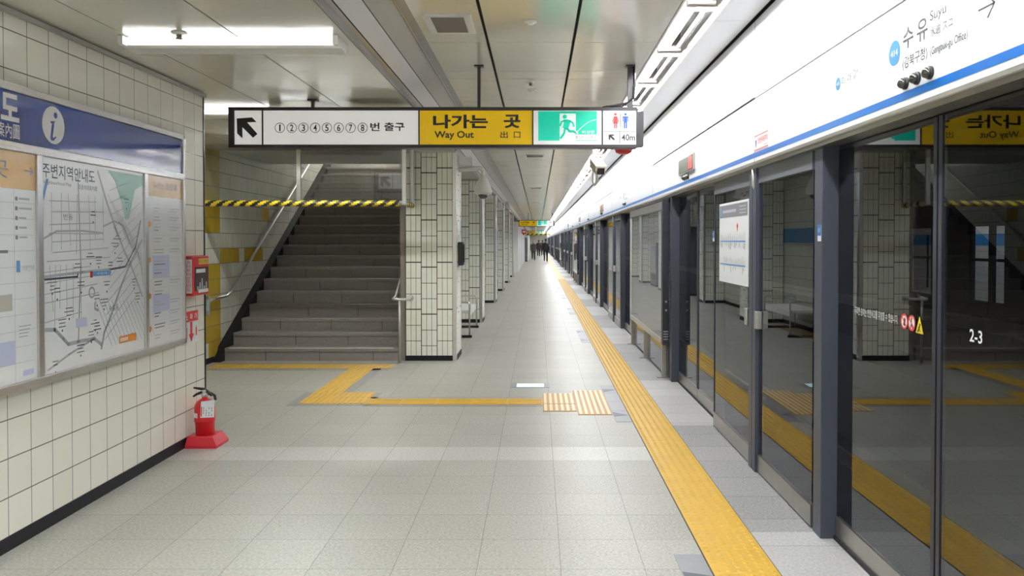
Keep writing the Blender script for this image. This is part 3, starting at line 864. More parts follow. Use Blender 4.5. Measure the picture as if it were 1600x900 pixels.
mb.box(-1.7, 0.05, 7.79, 8.24, -0.02, 0.002, 2)
x = -1.70
while x < 0.03:
    bars_tile(mb, x, min(x + 0.347, 0.05), 7.86, 8.16, 'X', 4, 0, 0, 0.6); x += 0.35
bars_tile(mb, 0.05, 0.37, 7.88, 8.43, 'Y', 6, 3, 4, 0.5); bars_tile(mb, 0.05, 0.37, 7.55, 7.87, 'Y', 6, 3, 4, 0.5)
bars_tile(mb, 0.375, 0.69, 7.40, 8.60, 'Y', 6, 3, 4, 0.5)
tag(mb.build('tactile_path', ['tactile', 'tactile', 'plate', 'tactilebrown', 'tactileworn']), 'yellow tactile guiding path from the stairs across the floor to the edge strip', 'tactile paving')
for i, p in enumerate(POSTS[1:9]):
    a, b = p - 2.03, p - 0.22
    t = thing('floor_plate', ['row of grey floor plates at the bottom edge beside the yellow strip', 'row of grey floor plates at the end of the tactile path'][i] if i < 2 else '%s row of grey floor plates from the camera beside the yellow strip' % nth[i + 1], 'floor plate', (0.765, (a + b) / 2, 0), 'grey plates set in the floor before the doors')
    mb = MB(); n = 4
    for k in range(n): mb.box(0.695, 0.838, a + (b - a) * k / n + 0.002, a + (b - a) * (k + 1) / n - 0.002, -0.01, 0.003)
    mb.build('plate', 'plate', t)
    mb = MB()
    for yy, s in ((a + 0.22, 1), (b - 0.22, -1)):
        mb.prism([(0.70, yy), (0.70, yy + 0.19 * s), (0.832, yy + 0.05 * s)], 'Z', 0.003, 0.0042)
    mb.build('triangle', 'plateblue', t)
t = thing('floor_light', 'small lit emergency light set flush in the floor near the pillar', 'floor light', (-0.08, 8.91, 0))
mb = MB(); mb.box(-0.30, 0.13, 8.78, 9.05, -0.01, 0.003); mb.build('frame', 'plate', t)
mb = MB(); mb.box(-0.23, 0.07, 8.82, 9.01, 0.003, 0.006); mb.build('lens', 'floorlight', t)

# ------------------------------------------------------------------ staircase
t = thing('staircase', 'grey granite staircase rising beside the tiled pillar', 'staircase', (-3.0, YS, 0))
xs0, xs1 = -4.19, -1.85
for k in range(NSTEP):
    y = YS + TREAD * k; z = RISE * (k + 1)
    mb = MB()
    mb.box(xs0, xs1, y, y + TREAD + 0.02, z - RISE, z - 0.004)
    mb.cbox(xs0, xs1, y - 0.012, y + TREAD + 0.012, z - 0.05, z, 0.006)
    for c in range(3):
        xx = xs0 + 0.55 + 0.72 * c + (0.31 if k % 2 else 0.0)
        if xx < xs1: mb.box(xx - 0.001, xx + 0.001, y - 0.0125, y + 0.01, z - RISE, z - 0.006, 1)
    s = mb.build('step', ['stair', 'gap'], t)
    if k == 0:
        mb = MB(); mb.box(xs0 + 0.06, xs1 - 0.08, y - 0.014, y + 0.02, z - 0.01, z + 0.004); mb.build('nosing', 'nosing', s)
mb = MB()
yt = YS + TREAD * NSTEP
mb.prism([(YS - 0.16, 0.0), (YS + 0.01, 0.12), (YS + 0.05, 0.19), (yt, RISE * NSTEP + 0.16), (yt, RISE * NSTEP - 0.3), (YS + 0.55, 0.0)], 'X', XA + 0.003, xs0)
mb.build('stringer', 'base', t)
mb = MB(); mb.prism([(YS + 0.05, 0.0), (YS + 0.05, 0.19), (yt, RISE * NSTEP + 0.1), (yt, RISE * NSTEP - 0.3), (YS + 0.55, 0.0)], 'X', xs1, -1.84)
mb.build('stringer', 'base', t)
mb = MB(); mb.box(-4.29, -1.85, yt, 18.99, RISE * NSTEP - 0.2, RISE * NSTEP); mb.build('landing', 'stair', t)

def zr(y): return 0.86 + (y - 10.99) * 0.555
t = thing('handrail', 'steel handrail on the tiled wall left of the stairs', 'handrail', (-4.22, 11, 0.8))
mb = MB(); pts = [(-4.21, 10.36, 0.845), (-4.21, 10.72, 0.855), (-4.21, 10.93, 0.862), (-4.21, 11.05, zr(11.05) + 0.01)] + [(-4.21, y, zr(y)) for y in (11.3, 13, 15, 17.2)]
mb.tube(pts, 0.021, 12); rl = mb.build('rail', 'steel', t)
for y in (10.42, 11.9, 13.6, 15.3):
    z = zr(y) if y > 11 else 0.845
    mb = MB(); mb.tube([(-4.21, y, z), (-4.25, y, z - 0.05), (-4.30, y, z - 0.05)], 0.008, 8); mb.build('bracket', 'steel', t)
t = thing('handrail', 'steel handrail looped round its post at the right foot of the stairs', 'handrail', (-1.84, 10.5, 0))
def arc(c, r, a0, a1, n, z): return [(c[0] + r * math.cos(math.radians(a0 + (a1 - a0) * k / n)), c[1] + r * math.sin(math.radians(a0 + (a1 - a0) * k / n)), z) for k in range(n + 1)]
mb = MB()
pts = [(-1.70, YS - 0.012, 0.84), (-1.70, 10.62, 0.84)] + arc((-1.80, 10.60), 0.10, 0, -180, 10, 0.84) + [(-1.90, 10.80, 0.86)] + [(-1.90, y, 0.86 + (y - 10.8) * 0.555) for y in (11.3, 13, 15, 17.2)]
mb.tube(pts, 0.02, 10); mb.build('rail', 'steel', t)
mb = MB(); mb.tube([(-1.80, 10.50, 0.0), (-1.80, 10.50, 0.84)], 0.017, 10); mb.lathe([(0.045, 0), (0.045, 0.006), (0.02, 0.012)], (-1.80, 10.50, 0)); mb.build('post', 'dsteel', t)
mb = MB(); mb.lathe([(0.04, 0), (0.035, 0.008), (0.022, 0.01)], (-1.70, YS, 0.84), (0, -1, 0)); mb.build('wall_flange', 'steel', t)

# smoke screen hanging across the stair opening
YG = 10.1; XG = -1.668
t = thing('smoke_screen', 'hanging glass smoke screen with striped yellow and black bar before the stairs', 'glass screen', (-2.9, YG, 2.1))
mb = MB(); mb.box(-4.29, -2.996, YG - 0.004, YG + 0.004, 2.09, ZL); mb.build('glass_pane', 'screen', t)
mb = MB(); mb.box(-2.976, XG - 0.02, YG - 0.004, YG + 0.004, 2.09, ZL); mb.build('glass_pane', 'screen', t)
mb = MB(); mb.box(XG - 0.004, XG + 0.004, YG + 0.02, YS - 0.06, 2.09, ZL); mb.build('glass_pane', 'screen', t)
for xa, ya in ((-2.986, YG), (XG, YG), (XG, YS - 0.045)):
    mb = MB(); mb.box(xa - 0.024, xa + 0.024, ya - 0.02, ya + 0.02, 2.06, ZL); mb.build('mullion', 'steel', t)
def hazard(mb, x0, x1, y, z, r, pitch=0.145):
    n = int((x1 - x0) / 0.0145); seg = 12
    for i in range(n):
        for k in range(seg):
            a = 2 * PI * k / seg; b = 2 * PI * (k + 1) / seg
            xa, xb = x0 + (x1 - x0) * i / n, x0 + (x1 - x0) * (i + 1) / n
            ph = (xa - 0.055 * math.sin((a + b) / 2) * 1.0) / pitch
            mi = 0 if (ph - math.floor(ph)) < 0.5 else 1
            P = lambda x, q: (x, y + r * math.cos(q), z + r * math.sin(q))
            mb.add([P(xa, a), P(xb, a), P(xb, b), P(xa, b)], [(0, 1, 2, 3)], mi, True)
mb = MB(); hazard(mb, -4.29, XG - 0.06, YG, 2.075, 0.038); br = mb.build('striped_bar', ['hazy', 'black'], t)
mb = MB(); mb.tube([(XG - 0.06, YG, 2.075), (XG, YG, 2.075), (XG, YS - 0.02, 2.075)], 0.034, 12); mb.build('return_bar', 'dsteel', t)
mb = MB()
for k in range(7): mb.lathe([(0.036, 0), (0.037, 0.02), (0.036, 0.04)], (XG, YG + 0.10 + 0.085 * k, 2.075), (0, 1, 0), 12, k % 2)
mb.build('stripe_bands', ['hazy', 'black'], t)

# ------------------------------------------------------------------ pillars
def make_pillar():
    y = YS; xa, xb = -1.77, -1.09; dp = 0.68
    t = thing('tiled_pillar', 'x', 'pillar', ((xa + xb) / 2, y + dp / 2, 0), 'ivory tiled pillars along the platform')
    mb = MB(); mb.box(xa + 0.004, xb - 0.004, y + 0.004, y + dp, 0.0, ZL + 0.02, 1)
    def face(o, r, w, back):
        cw = w / 3
        for c in range(3):
            off = 0.055 if c != 1 else -0.01
            z = off - 0.63
            row = 0
            while z < ZL:
                gap_low = 0.012 if row % 3 == 0 else 0.0045
                za, zb = max(z + gap_low, 0.07), min(z + 0.21 - 0.0035, ZL - 0.02)
                if zb - za > 0.02:
                    tw = (cw - 0.006) / 3
                    for k in range(3):
                        p = c * cw + 0.003 + tw * k
                        a, b = p + 0.0028, p + tw - 0.0028
                        A = o + r * a; B = o + r * b; n = r.cross(VZ) * 0.004
                        A0, B0 = A - n, B - n
                        vs = [(A.x, A.y, za), (B.x, B.y, za), (B.x, B.y, zb), (A.x, A.y, zb), (A0.x, A0.y, za), (B0.x, B0.y, za), (B0.x, B0.y, zb), (A0.x, A0.y, zb)]
                        mb.add(vs, [(0, 1, 2, 3), (0, 4, 5, 1), (1, 5, 6, 2), (2, 6, 7, 3), (3, 7, 4, 0)], 0)
                z += 0.21; row += 1
    face(Vector((xa + 0.004, y, 0)), VX, xb - xa - 0.05, 1)
    face(Vector((xb, y + 0.05, 0)), VY, dp - 0.05, 1)
    mb.build('tile_cladding', ['pillartile', 'grout'], t)
    mb = MB(); mb.prism([(xb - 0.045, y - 0.006), (xb + 0.006, y - 0.006), (xb + 0.006, y + 0.05), (xb, y + 0.05), (xb, y), (xb - 0.045, y)], 'Z', 0.0, ZL)
    cg = mb.build('corner_guard', 'steel', t)
    mb = MB()
    for k in range(10): mb.lathe([(0.006, 0), (0.004, 0.003)], (xb + 0.006, y + 0.025, 0.15 + 0.28 * k), (1, 0, 0), 8)
    mb.build('rivet', 'grille', cg)
    mb = MB(); mb.prism([(xb - 0.045, y + dp + 0.006), (xb + 0.006, y + dp + 0.006), (xb + 0.006, y + dp - 0.04), (xb, y + dp - 0.04), (xb, y + dp), (xb - 0.045, y + dp)], 'Z', 0.0, ZL)
    mb.build('corner_guard', 'steel', t)
    mb = MB(); mb.box(xa - 0.002, xb - 0.046, y - 0.008, y + 0.01, 0, 0.07); mb.box(xb - 0.01, xb + 0.008, y + 0.05, y + dp, 0, 0.07); mb.build('base_band', 'base', t)
    mb = MB(); mb.box(xa, xb, y - 0.012, y + 0.012, ZL - 0.03, ZL); mb.box(xb - 0.01, xb + 0.012, y, y + dp, ZL - 0.03, ZL); mb.build('top_trim', 'dsteel', t)
    return t
p0 = make_pillar()
p0['label'] = 'nearest tiled pillar, at the right side of the stairs, dome camera on it'
PY = [YS + 5.05 * k for k in range(22)]
plab = {1: 'second tiled pillar from the camera, behind the bench', 2: 'third tiled pillar from the camera, before the tall grey machine', 3: 'fourth tiled pillar from the camera, beyond the tall grey machine', 4: 'fifth tiled pillar from the camera, seen as a thin sliver', 5: 'sixth tiled pillar from the camera, thinnest sliver of the row'}
for k in range(1, 6):
    dup(p0, (p0.location.x, p0.location.y + 5.05 * k, 0), plab.get(k, 'distant tiled pillar beyond the fourth, seen as a thin sliver'))

t = thing('wall_phone', 'black intercom box on the platform side of the nearest pillar', 'intercom', (-1.05, 11.1, 1.43))
mb = MB(); mb.cbox(-1.082, -1.02, 10.98, 11.24, 1.27, 1.59, 0.01); mb.build('body', 'black', t)
mb = MB(); mb.cbox(-1.02, -1.0, 11.02, 11.09, 1.31, 1.56, 0.008); mb.build('handset', 'rubber', t)

# dome camera
t = thing('dome_camera', 'large white dome camera on an arm from the nearest pillar', 'security camera', (-1.09, 11.1, 2.6))
mb = MB(); mb.cbox(-1.085, -0.89, 11.03, 11.17, 2.63, 2.755, 0.008); mb.build('junction_box', 'ivory', t)
mb = MB(); mb.tube([(-1.085, 11.1, 2.585), (-0.80, 11.1, 2.60), (-0.765, 11.1, 2.595), (-0.75, 11.1, 2.57), (-0.75, 11.1, 2.46)], [0.034, 0.03, 0.03, 0.03, 0.028], 14); mb.build('arm', 'ivory', t)
mb = MB(); mb.lathe([(0.03, 0.235), (0.045, 0.225), (0.075, 0.17), (0.105, 0.10), (0.122, 0.04), (0.124, 0.012), (0.112, 0.0), (0.085, -0.012), (0.07, -0.014)], (-0.75, 11.1, 2.255), (0, 0, 1), 32); mb.build('housing', 'ivory', t)
mb = MB(); mb.lathe([(0.068, -0.012), (0.064, -0.035), (0.05, -0.058), (0.03, -0.071), (0.001, -0.076)], (-0.75, 11.1, 2.255), (0, 0, 1), 24); mb.build('dome', 'smoke', t)

# speakers on the pillars
for (px, z, y, w, lab) in ((-1.0, 2.56, 16.3, 0.15, 'white box speaker on the second pillar, highest of the three'), (-1.1, 2.52, 21.3, 0.17, 'white box speaker on the third pillar, left of the lower pair'), (-1.03, 2.78, 26.4, 0.2, 'white box speaker on the fourth pillar, right of the lower pair')):
    t = thing('box_speaker', lab, 'speaker', (px, y, z), 'white box speakers on the pillars')
    x = -1.08
    mb = MB(); mb.prism([(x + 0.03, z + 0.10), (x + 0.12, z + 0.12), (x + 0.17, z - 0.08), (x + 0.05, z - 0.10)], 'Y', y - w / 2, y + w / 2); mb.build('cabinet', 'white', t, 0.006)
    mb = MB(); mb.prism([(x + 0.122, z + 0.105), (x + 0.128, z + 0.105), (x + 0.172, z - 0.065), (x + 0.166, z - 0.065)], 'Y', y - w / 2 + 0.015, y + w / 2 - 0.015); mb.build('grille', 'pale ink', t)
    mb = MB(); mb.box(x + 0.003, x + 0.05, y - 0.02, y + 0.02, z - 0.02, z + 0.02); mb.build('bracket', 'dsteel', t)

# bench between the first two pillars
t = thing('bench', 'grey bench with low tubular side rails between the first two pillars', 'bench', (-1.4, 14.1, 0))
mb = MB(); mb.cbox(-1.70, -1.15, 13.40, 14.85, 0.40, 0.45, 0.012); mb.box(-1.155, -1.135, 13.42, 14.83, 0.35, 0.445); mb.build('seat', 'ivory', t)
for y in (13.36, 14.89):
    mb = MB(); mb.tube([(-1.70, y, 0.04), (-1.70, y, 0.585), (-1.17, y, 0.59), (-1.145, y, 0.585), (-1.13, y, 0.56), (-1.13, y, 0.04)], 0.014, 10); mb.build('side_rail', 'steel', t)
for y in (13.36, 14.89):
    mb = MB(); mb.cbox(-1.74, -1.09, y - 0.02, y + 0.02, 0.0, 0.045, 0.01); mb.build('foot', 'black', t)
mb = MB(); mb.tube([(-1.42, 13.36, 0.38), (-1.42, 14.89, 0.38)], 0.016, 10); mb.build('beam', 'dsteel', t)

# machines farther on
def machine(name, lab, cat, x0, x1, y0, y1, z, grp=None):
    t = thing(name, lab, cat, ((x0 + x1) / 2, (y0 + y1) / 2, 0), grp)
    mb = MB(); mb.cbox(x0, x1, y0, y1, 0.06, z, 0.015); mb.build('cabinet', 'machine', t)
    mb = MB(); mb.box(x1, x1 + 0.012, y0 + 0.04, y1 - 0.04, 0.55, z - 0.12); mb.build('front_glass', 'machineface', t)
    mb = MB(); mb.box(x1, x1 + 0.016, y0 + 0.15, y1 - 0.15, 0.25, 0.42); mb.build('flap', 'black', t)
    mb = MB(); mb.box(x0 + 0.03, x1 + 0.004, y0 + 0.03, y1 - 0.03, 0, 0.06); mb.build('plinth', 'rubber', t)
machine('vending_machine', 'tall grey vending machine between the third and fourth pillars', 'vending machine', -1.74, -1.22, 23.6, 24.7, 2.03)
machine('vending_machine', 'low dark cabinet against the wall past the fourth pillar', 'cabinet', -1.74, -1.24, 28.2, 29.6, 1.55)
machine('vending_machine', 'dark machine far along the wall, before the white partition ends', 'vending machine', -1.0, -0.82, 63.5, 65.0, 1.9)
mb = MB(); mb.box(-1.76, -1.02, 41.5, 63.0, 0, ZL - 0.2)
for k in range(10): mb.box(-1.021, -1.015, 41.5 + 2.15 * k, 41.53 + 2.15 * k, 0, ZL - 0.2, 1)
struct(mb.build('wall_partition', ['white', 'grey ink']))
mb = MB(); mb.box(-1.3, -0.78, 66, 80, 0, 2.1)
struct(mb.build('wall_partition', 'white'))

# ------------------------------------------------------------------ hanging sign
SY = 6.85
def hanging_sign(SYv, full, lab, detail=True):
    k0 = 6.85 / F
    sx = lambda px: (px - 840) * k0
    sz = lambda py: 1.6 + (377 - py) * k0
    y = SYv
    xl = sx(358) if full else sx(650)
    xr = sx(995)
    t = thing('hanging_sign', lab, 'sign', ((xl + xr) / 2, y, sz(200)), 'hanging way out signs')
    mb = MB()
    zt, zb = sz(168), sz(231)
    mb.box(xl, xr, y, y + 0.14, zt - 0.028, zt); mb.box(xl, xr, y, y + 0.14, zb, zb + 0.026)
    mb.box(xl, xl + 0.05, y, y + 0.14, zb + 0.026, zt - 0.028); mb.box(xr - 0.006, xr, y, y + 0.14, zb + 0.026, zt - 0.028)
    for px in ((411, 655, 832.5, 941) if full else (655, 832.5, 941)):
        mb.box(sx(px) - 0.006, sx(px) + 0.006, y + 0.002, y + 0.1, zb + 0.02, zt - 0.02)
    mb.box(xl + 0.02, xr + 0.075, y + 0.15, y + 0.27, zb + 0.03, zt - 0.012)
    mb.build('frame', 'signframe', t)
    f = (Vector((0, y + 0.008, 0)), VX, VZ); f1 = (Vector((0, y + 0.006, 0)), VX, VZ); f2 = (Vector((0, y + 0.005, 0)), VX, VZ); f3 = (Vector((0, y + 0.004, 0)), VX, VZ)
    z0, z1 = zb + 0.026, zt - 0.028
    R = lambda mb, a, b, mi, ff=f: mb.rect(ff, sx(a), sx(b), z0, z1, mi)
    def P(pts): return [(sx(a), sz(b)) for a, b in pts]
    def T(mb, body, a0, a1, b0, b1, mi, bold=0.0, ff=f1): mb.text(ff, body, sx(a0), sx(a1), sz(b1), sz(b0), mi, bold)
    ARW = [(370.7, 185.5), (394.5, 183.8), (401.7, 191.0), (387, 191.5), (403, 209.5), (396, 215.5), (379.5, 199), (379.5, 216.3), (371.2, 208.7)]
    if full:
        mb = MB(); mb.box(xl + 0.05, sx(655), y + 0.008, y + 0.12, z0, z1); pn = mb.build('white_panel', 'signwhite', t)
        mb = MB(); mb.art(f1, P(ARW))
        for i, px in enumerate((438, 456.5, 474.7, 493, 511.3, 529.8, 548.3, 567.0)):
            mb.ring(f1, sx(px), sz(200), 7.9 * k0, 7.0 * k0)
            w = 2.7 if i else 1.2
            T(mb, str(i + 1), px - w, px + w, 194.8, 205.2, 0, 0.015)
        T(mb, '번', 579, 593.5, 192, 205, 0, 0.02); T(mb, '출구', 600.8, 632.5, 191.5, 205, 0, 0.02)
        mb.build('lettering', 'ink', pn)
    mb = MB(); mb.box(sx(655), sx(832), y + 0.008, y + 0.12, z0, z1); pn = mb.build('yellow_panel', 'yellow', t)
    mb = MB(); T(mb, '나가는', 677, 762.5, 179.5, 201, 0, 0.035); T(mb, '곳', 787.5, 813, 179.5, 200.5, 0, 0.035)
    T(mb, 'Way Out', 679, 740.5, 205, 219, 0, 0.022); T(mb, '出', 782, 793.5, 205.3, 216, 0, 0.008); T(mb, '口', 803, 813, 206, 216, 0, 0.008)
    mb.build('lettering', 'ink', pn)
    mb = MB(); mb.box(sx(832), sx(941), y + 0.008, y + 0.12, z0, z1); pn = mb.build('exit_panel', 'signwhite', t)
    mb = MB(); mb.rect(f1, sx(841), sx(932.5), sz(220), sz(174.2), 0)
    mb.rect(f2, sx(874.5), sx(899.5), sz(220), sz(178), 1)
    fg = f3
    mb.disc(fg, sx(882.6), sz(182.7), 3.4 * k0, 0)
    mb.art(fg, P([(880, 187.5), (886, 187), (892, 188.5), (889, 199), (885.5, 203), (879, 199.5), (881, 192.5)]), 0)
    mb.line(fg, P([(883, 188.8), (877.5, 190.5), (875.2, 196.8)]), 2.6 * k0, 0)
    mb.line(fg, P([(890, 189), (895, 192.5), (896.5, 198)]), 2.6 * k0, 0)
    mb.line(fg, P([(883.2, 200), (881.5, 208), (878.5, 213), (876, 216)]), 3.4 * k0, 0)
    mb.line(fg, P([(886.2, 201), (889.5, 205.5), (895.5, 205.5), (899, 207.5)]), 3.6 * k0, 0)
    mb.line(f2, P([(901, 206), (903.5, 204.5), (908, 200), (918, 192), (925, 188.5), (931.5, 187.5)]), 0.8 * k0, 1)
    mb.line(f2, P([(899.5, 206), (902.5, 208.5)]), 2.4 * k0, 1)
    T(mb, '비상문', 909.5, 929, 204, 209.5, 1, 0.0, f2)
    mb.rect(f2, sx(897), sx(932), sz(219), sz(210.5), 2)
    T(mb, '출입문 일시폐쇄', 899, 930.5, 212, 217.5, 3, 0.0, f3)
    mb.build('pictogram', ['green', 'exitwhite', 'signwhite', 'grey ink'], pn)
    mb = MB(); mb.box(sx(941), xr - 0.006, y + 0.008, y + 0.12, z0, z1); pn = mb.build('toilet_panel', 'signwhite', t)
    mb = MB()
    mb.rect(f1, sx(943), sx(993), sz(205.9), sz(205.2), 0); mb.rect(f1, sx(968), sx(968.8), sz(225), sz(206), 0)
    mb.line(f1, P([(955.5, 174.5), (981.5, 174.5), (983, 176), (983, 202), (981.5, 203.5), (955.5, 203.5), (954, 202), (954, 176), (955.5, 174.5)]), 0.5 * k0, 3)
    mb.rect(f1, sx(968.7), sx(969.6), sz(199.5), sz(178), 0)
    mb.disc(f1, sx(961.5), sz(179), 2.1 * k0, 1); mb.art(f1, P([(959, 182), (964, 182), (966.8, 190.5), (965.4, 191.3), (963.3, 185.5), (965.6, 193.5), (957.4, 193.5), (959.7, 185.5), (957.6, 191.3), (956.2, 190.5)]), 1)
    mb.art(f1, P([(959.2, 193), (961.2, 193), (961.2, 201), (959.2, 201)]), 1); mb.art(f1, P([(961.9, 193), (963.9, 193), (963.9, 201), (961.9, 201)]), 1)
    mb.disc(f1, sx(977), sz(179), 2.1 * k0, 2); mb.art(f1, P([(972.5, 182), (981.5, 182), (981.5, 190.5), (980, 190.5), (980, 184.5), (979.6, 184.5), (979.6, 192), (974.4, 192), (974.4, 184.5), (974, 184.5), (974, 190.5), (972.5, 190.5)]), 2)
    mb.art(f1, P([(974.4, 191), (976.7, 191), (976.7, 201), (974.4, 201)]), 2); mb.art(f1, P([(977.3, 191), (979.6, 191), (979.6, 201), (977.3, 201)]), 2)
    ca, cb = 371, 184
    mb.art(f1, [(sx(950.8 + (a - ca) * 0.31), sz(210.2 + (b - cb) * 0.30)) for a, b in ARW], 0)
    T(mb, '40m', 971, 992, 210, 220, 0, 0.012)
    mb.build('pictogram', ['ink', 'redink', 'blueink', 'pale ink'], pn)
    # the rear face with its own arrow panel
    mb = MB(); mb.box(xl + 0.05, xr + 0.02, y + 0.27, y + 0.274, zb + 0.06, zt - 0.04)
    bk = mb.build('rear_panel', 'signwhite', t)
    if full:
        fb = (Vector((0, y + 0.2755, 0)), VX, VZ)
        mb = MB(); mb.art(fb, [(xl + 0.05 + (a - 366) * k0, sz(b)) for a, b in ARW]); mb.rect(fb, xl + 0.27, xl + 0.28, zb + 0.06, zt - 0.04); mb.rect(fb, sx(655), sx(832), zb + 0.06, zt - 0.04, 1); mb.rect(fb, sx(845), sx(930), zb + 0.09, zt - 0.07, 2)
        mb.build('rear_print', ['ink', 'yellow', 'green'], bk)
    for px, ztop in ((487, ZL), (748, ZC), (985.5, ZC)) if full else ((748, ZC), (985.5, ZC)):
        mb = MB(); w = 0.013 if px < 900 else 0.022
        mb.box(sx(px) - w, sx(px) + w, y + 0.05, y + 0.05 + 2 * w, zt, ztop); mb.box(sx(px) - 0.04, sx(px) + 0.04, y + 0.03, y + 0.11, ztop - 0.012, ztop)
        mb.build('hanger', 'signframe', t)
    if full:
        mb = MB()
        mb.tube([(sx(985.5) + 0.03, y + 0.05, ZC), (sx(985.5) + 0.035, y + 0.04, 2.95), (sx(985) + 0.03, y + 0.05, 2.82), (sx(978), y + 0.05, 2.775), (sx(960), y + 0.05, 2.755), (sx(942), y + 0.05, 2.74)], 0.011, 8)
        mb.tube([(sx(985.5) + 0.035, y + 0.08, ZC), (sx(985.5) + 0.042, y + 0.08, 2.9), (sx(984), y + 0.08, 2.79), (sx(972), y + 0.08, 2.752), (sx(950), y + 0.08, 2.738)], 0.008, 8)
        mb.build('cable', 'black', t)
    return t
hanging_sign(SY, True, 'long hanging sign reading Way Out with exits 1 to 8, nearest the camera')
hanging_sign(43.4, False, 'small distant yellow and green hanging sign above the people')
hanging_sign(86.0, False, 'tiny farthest yellow sign behind the striped bar')
mb = MB(); mb.lathe([(0.03, 0.03), (0.075, 0.025), (0.082, 0.0), (0.07, -0.03), (0.04, -0.045), (0.001, -0.048)], (0.775, 7.28, 2.43), (0, 0, 1), 24)
t = thing('red_beacon', 'red round beacon peeking below the right end of the hanging sign', 'beacon', (0.775, 7.28, 2.4))
mb.build('lens', 'red', t)
mb = MB(); mb.box(0.75, 0.80, 7.12, 7.30, 2.43, 2.46); mb.build('bracket', 'black', t)
# far smoke screen
t = thing('smoke_screen', 'distant hanging glass screen with striped bar beyond the second sign', 'glass screen', (0, 54, 2.1))
mb = MB(); mb.box(-0.98, 0.80, 53.99, 54.0, 2.08, ZC); mb.build('glass_pane', 'screen', t)
mb = MB(); hazard(mb, -0.98, 0.80, 54.0, 2.06, 0.05, 0.3); mb.build('striped_bar', ['hazy', 'black'], t)
mb = MB(); mb.box(-0.15, -0.08, 53.97, 54.02, 2.06, ZC); mb.build('mullion', 'steel', t)
t = thing('fire_box', 'tiny red box high on the left beyond the second sign', 'fire box', (-0.95, 52, 2.1))
mb = MB(); mb.cbox(-1.02, -0.72, 51.9, 52.1, 2.08, 2.36, 0.02); mb.build('case', 'red', t)
mb = MB(); mb.box(-0.96, -0.78, 51.895, 51.9, 2.16, 2.28); mb.build('label', 'papermatt', t)

# bullet camera hanging from the ceiling
t = thing('bullet_camera', 'cream bullet camera hanging below the light trough, facing the camera', 'security camera', (0.69, 9.4, 2.45))
d = Vector((0.10, -0.88, -0.30)).normalized(); r = Vector((d.y, -d.x, 0)).normalized() * -1; u = r.cross(d); u = u if u.z > 0 else -u
c0 = Vector((0.70, 9.45, 2.475))
def obox(mb, c, d, r, u, l0, l1, w, h0, h1, mi=0):
    vs = [c + d * a + r * (b * w) + u * e for a in (l0, l1) for b in (-1, 1) for e in (h0, h1)]
    mb.add(vs, [(0, 1, 3, 2), (4, 6, 7, 5), (0, 4, 5, 1), (2, 3, 7, 6), (0, 2, 6, 4), (1, 5, 7, 3)], mi)
mb = MB(); obox(mb, c0, d, r, u, -0.20, 0.20, 0.058, -0.055, 0.05); mb.build('housing', 'cream', t, 0.018)
mb = MB(); obox(mb, c0, d, r, u, -0.20, 0.235, 0.066, 0.05, 0.062); obox(mb, c0, d, r, u, -0.18, 0.225, 0.066, 0.0, 0.056); mb.build('sunshield', 'cream', t, 0.008)
mb = MB(); obox(mb, c0, d, r, u, 0.2, 0.228, 0.045, -0.042, 0.038); mb.build('window', 'smoke', t, 0.006)
mb = MB(); mb.tube([c0 + u * -0.05, c0 + u * -0.09, Vector((0.70, 9.50, 2.30)), Vector((0.68, 9.60, 2.27)), Vector((0.67, 9.68, 2.31)), Vector((0.67, 9.70, 2.5)), Vector((0.67, 9.70, ZC))], 0.017, 10); mb.build('mount', 'ivory', t)

# ceiling details
t = thing('ceiling_vent', 'square ceiling vent with brown louvres left of the hanging rod', 'vent', (-0.6, 5.58, ZC))
mb = MB()
xa, xb, ya, yb = -0.765, -0.443, 5.34, 5.815
for q in ((xa, xb, ya, ya + 0.05), (xa, xb, yb - 0.03, yb), (xa, xa + 0.05, ya + 0.05, yb - 0.03), (xb - 0.05, xb, ya + 0.05, yb - 0.03)): mb.box(*q, ZC - 0.012, ZC)
mb.build('frame', 'lampbox', t)
mb = MB(); mb.box(xa + 0.04, xb - 0.04, ya + 0.04, yb - 0.02, ZC - 0.003, ZC - 0.001, 1)
for k in range(20):
    y = ya + 0.055 + k * 0.0197; mb.prism([(y, ZC - 0.002), (y + 0.012, ZC - 0.011), (y + 0.015, ZC - 0.009), (y + 0.004, ZC - 0.001)], 'X', xa + 0.05, xb - 0.05, 0)
mb.build('louvre', ['grille', 'gap'], t)
for (x, y, z, lab, cat) in ((-0.048, 5.53, ZC, 'round flat ceiling detector nearest, right of the vent', 'detector'), (-0.067, 7.62, ZC, 'small round sprinkler in the middle ceiling panel above the sign', 'sprinkler'),
                      (-0.055, 8.0, ZC, 'faint ceiling detector just behind the sprinkler above the sign', 'detector'), (-2.08, 4.70, ZL, 'small sprinkler beside the left ceiling tube light', 'sprinkler')):
    nm = cat; t = thing(nm if nm == 'sprinkler' else 'smoke_detector', lab, cat, (x, y, z))
    mb = MB(); mb.lathe([(0.045, 0), (0.042, -0.008), (0.02, -0.012)], (x, y, z), (0, 0, 1), 20); mb.build('rose', 'lampbox', t)
    mb = MB(); mb.lathe([(0.016, -0.01), (0.014, -0.03), (0.02, -0.032), (0.02, -0.036)] if cat == 'sprinkler' else [(0.025, -0.01), (0.02, -0.02)], (x, y, z), (0, 0, 1), 12); mb.build('head', 'grille' if cat == 'sprinkler' else 'lampbox', t)
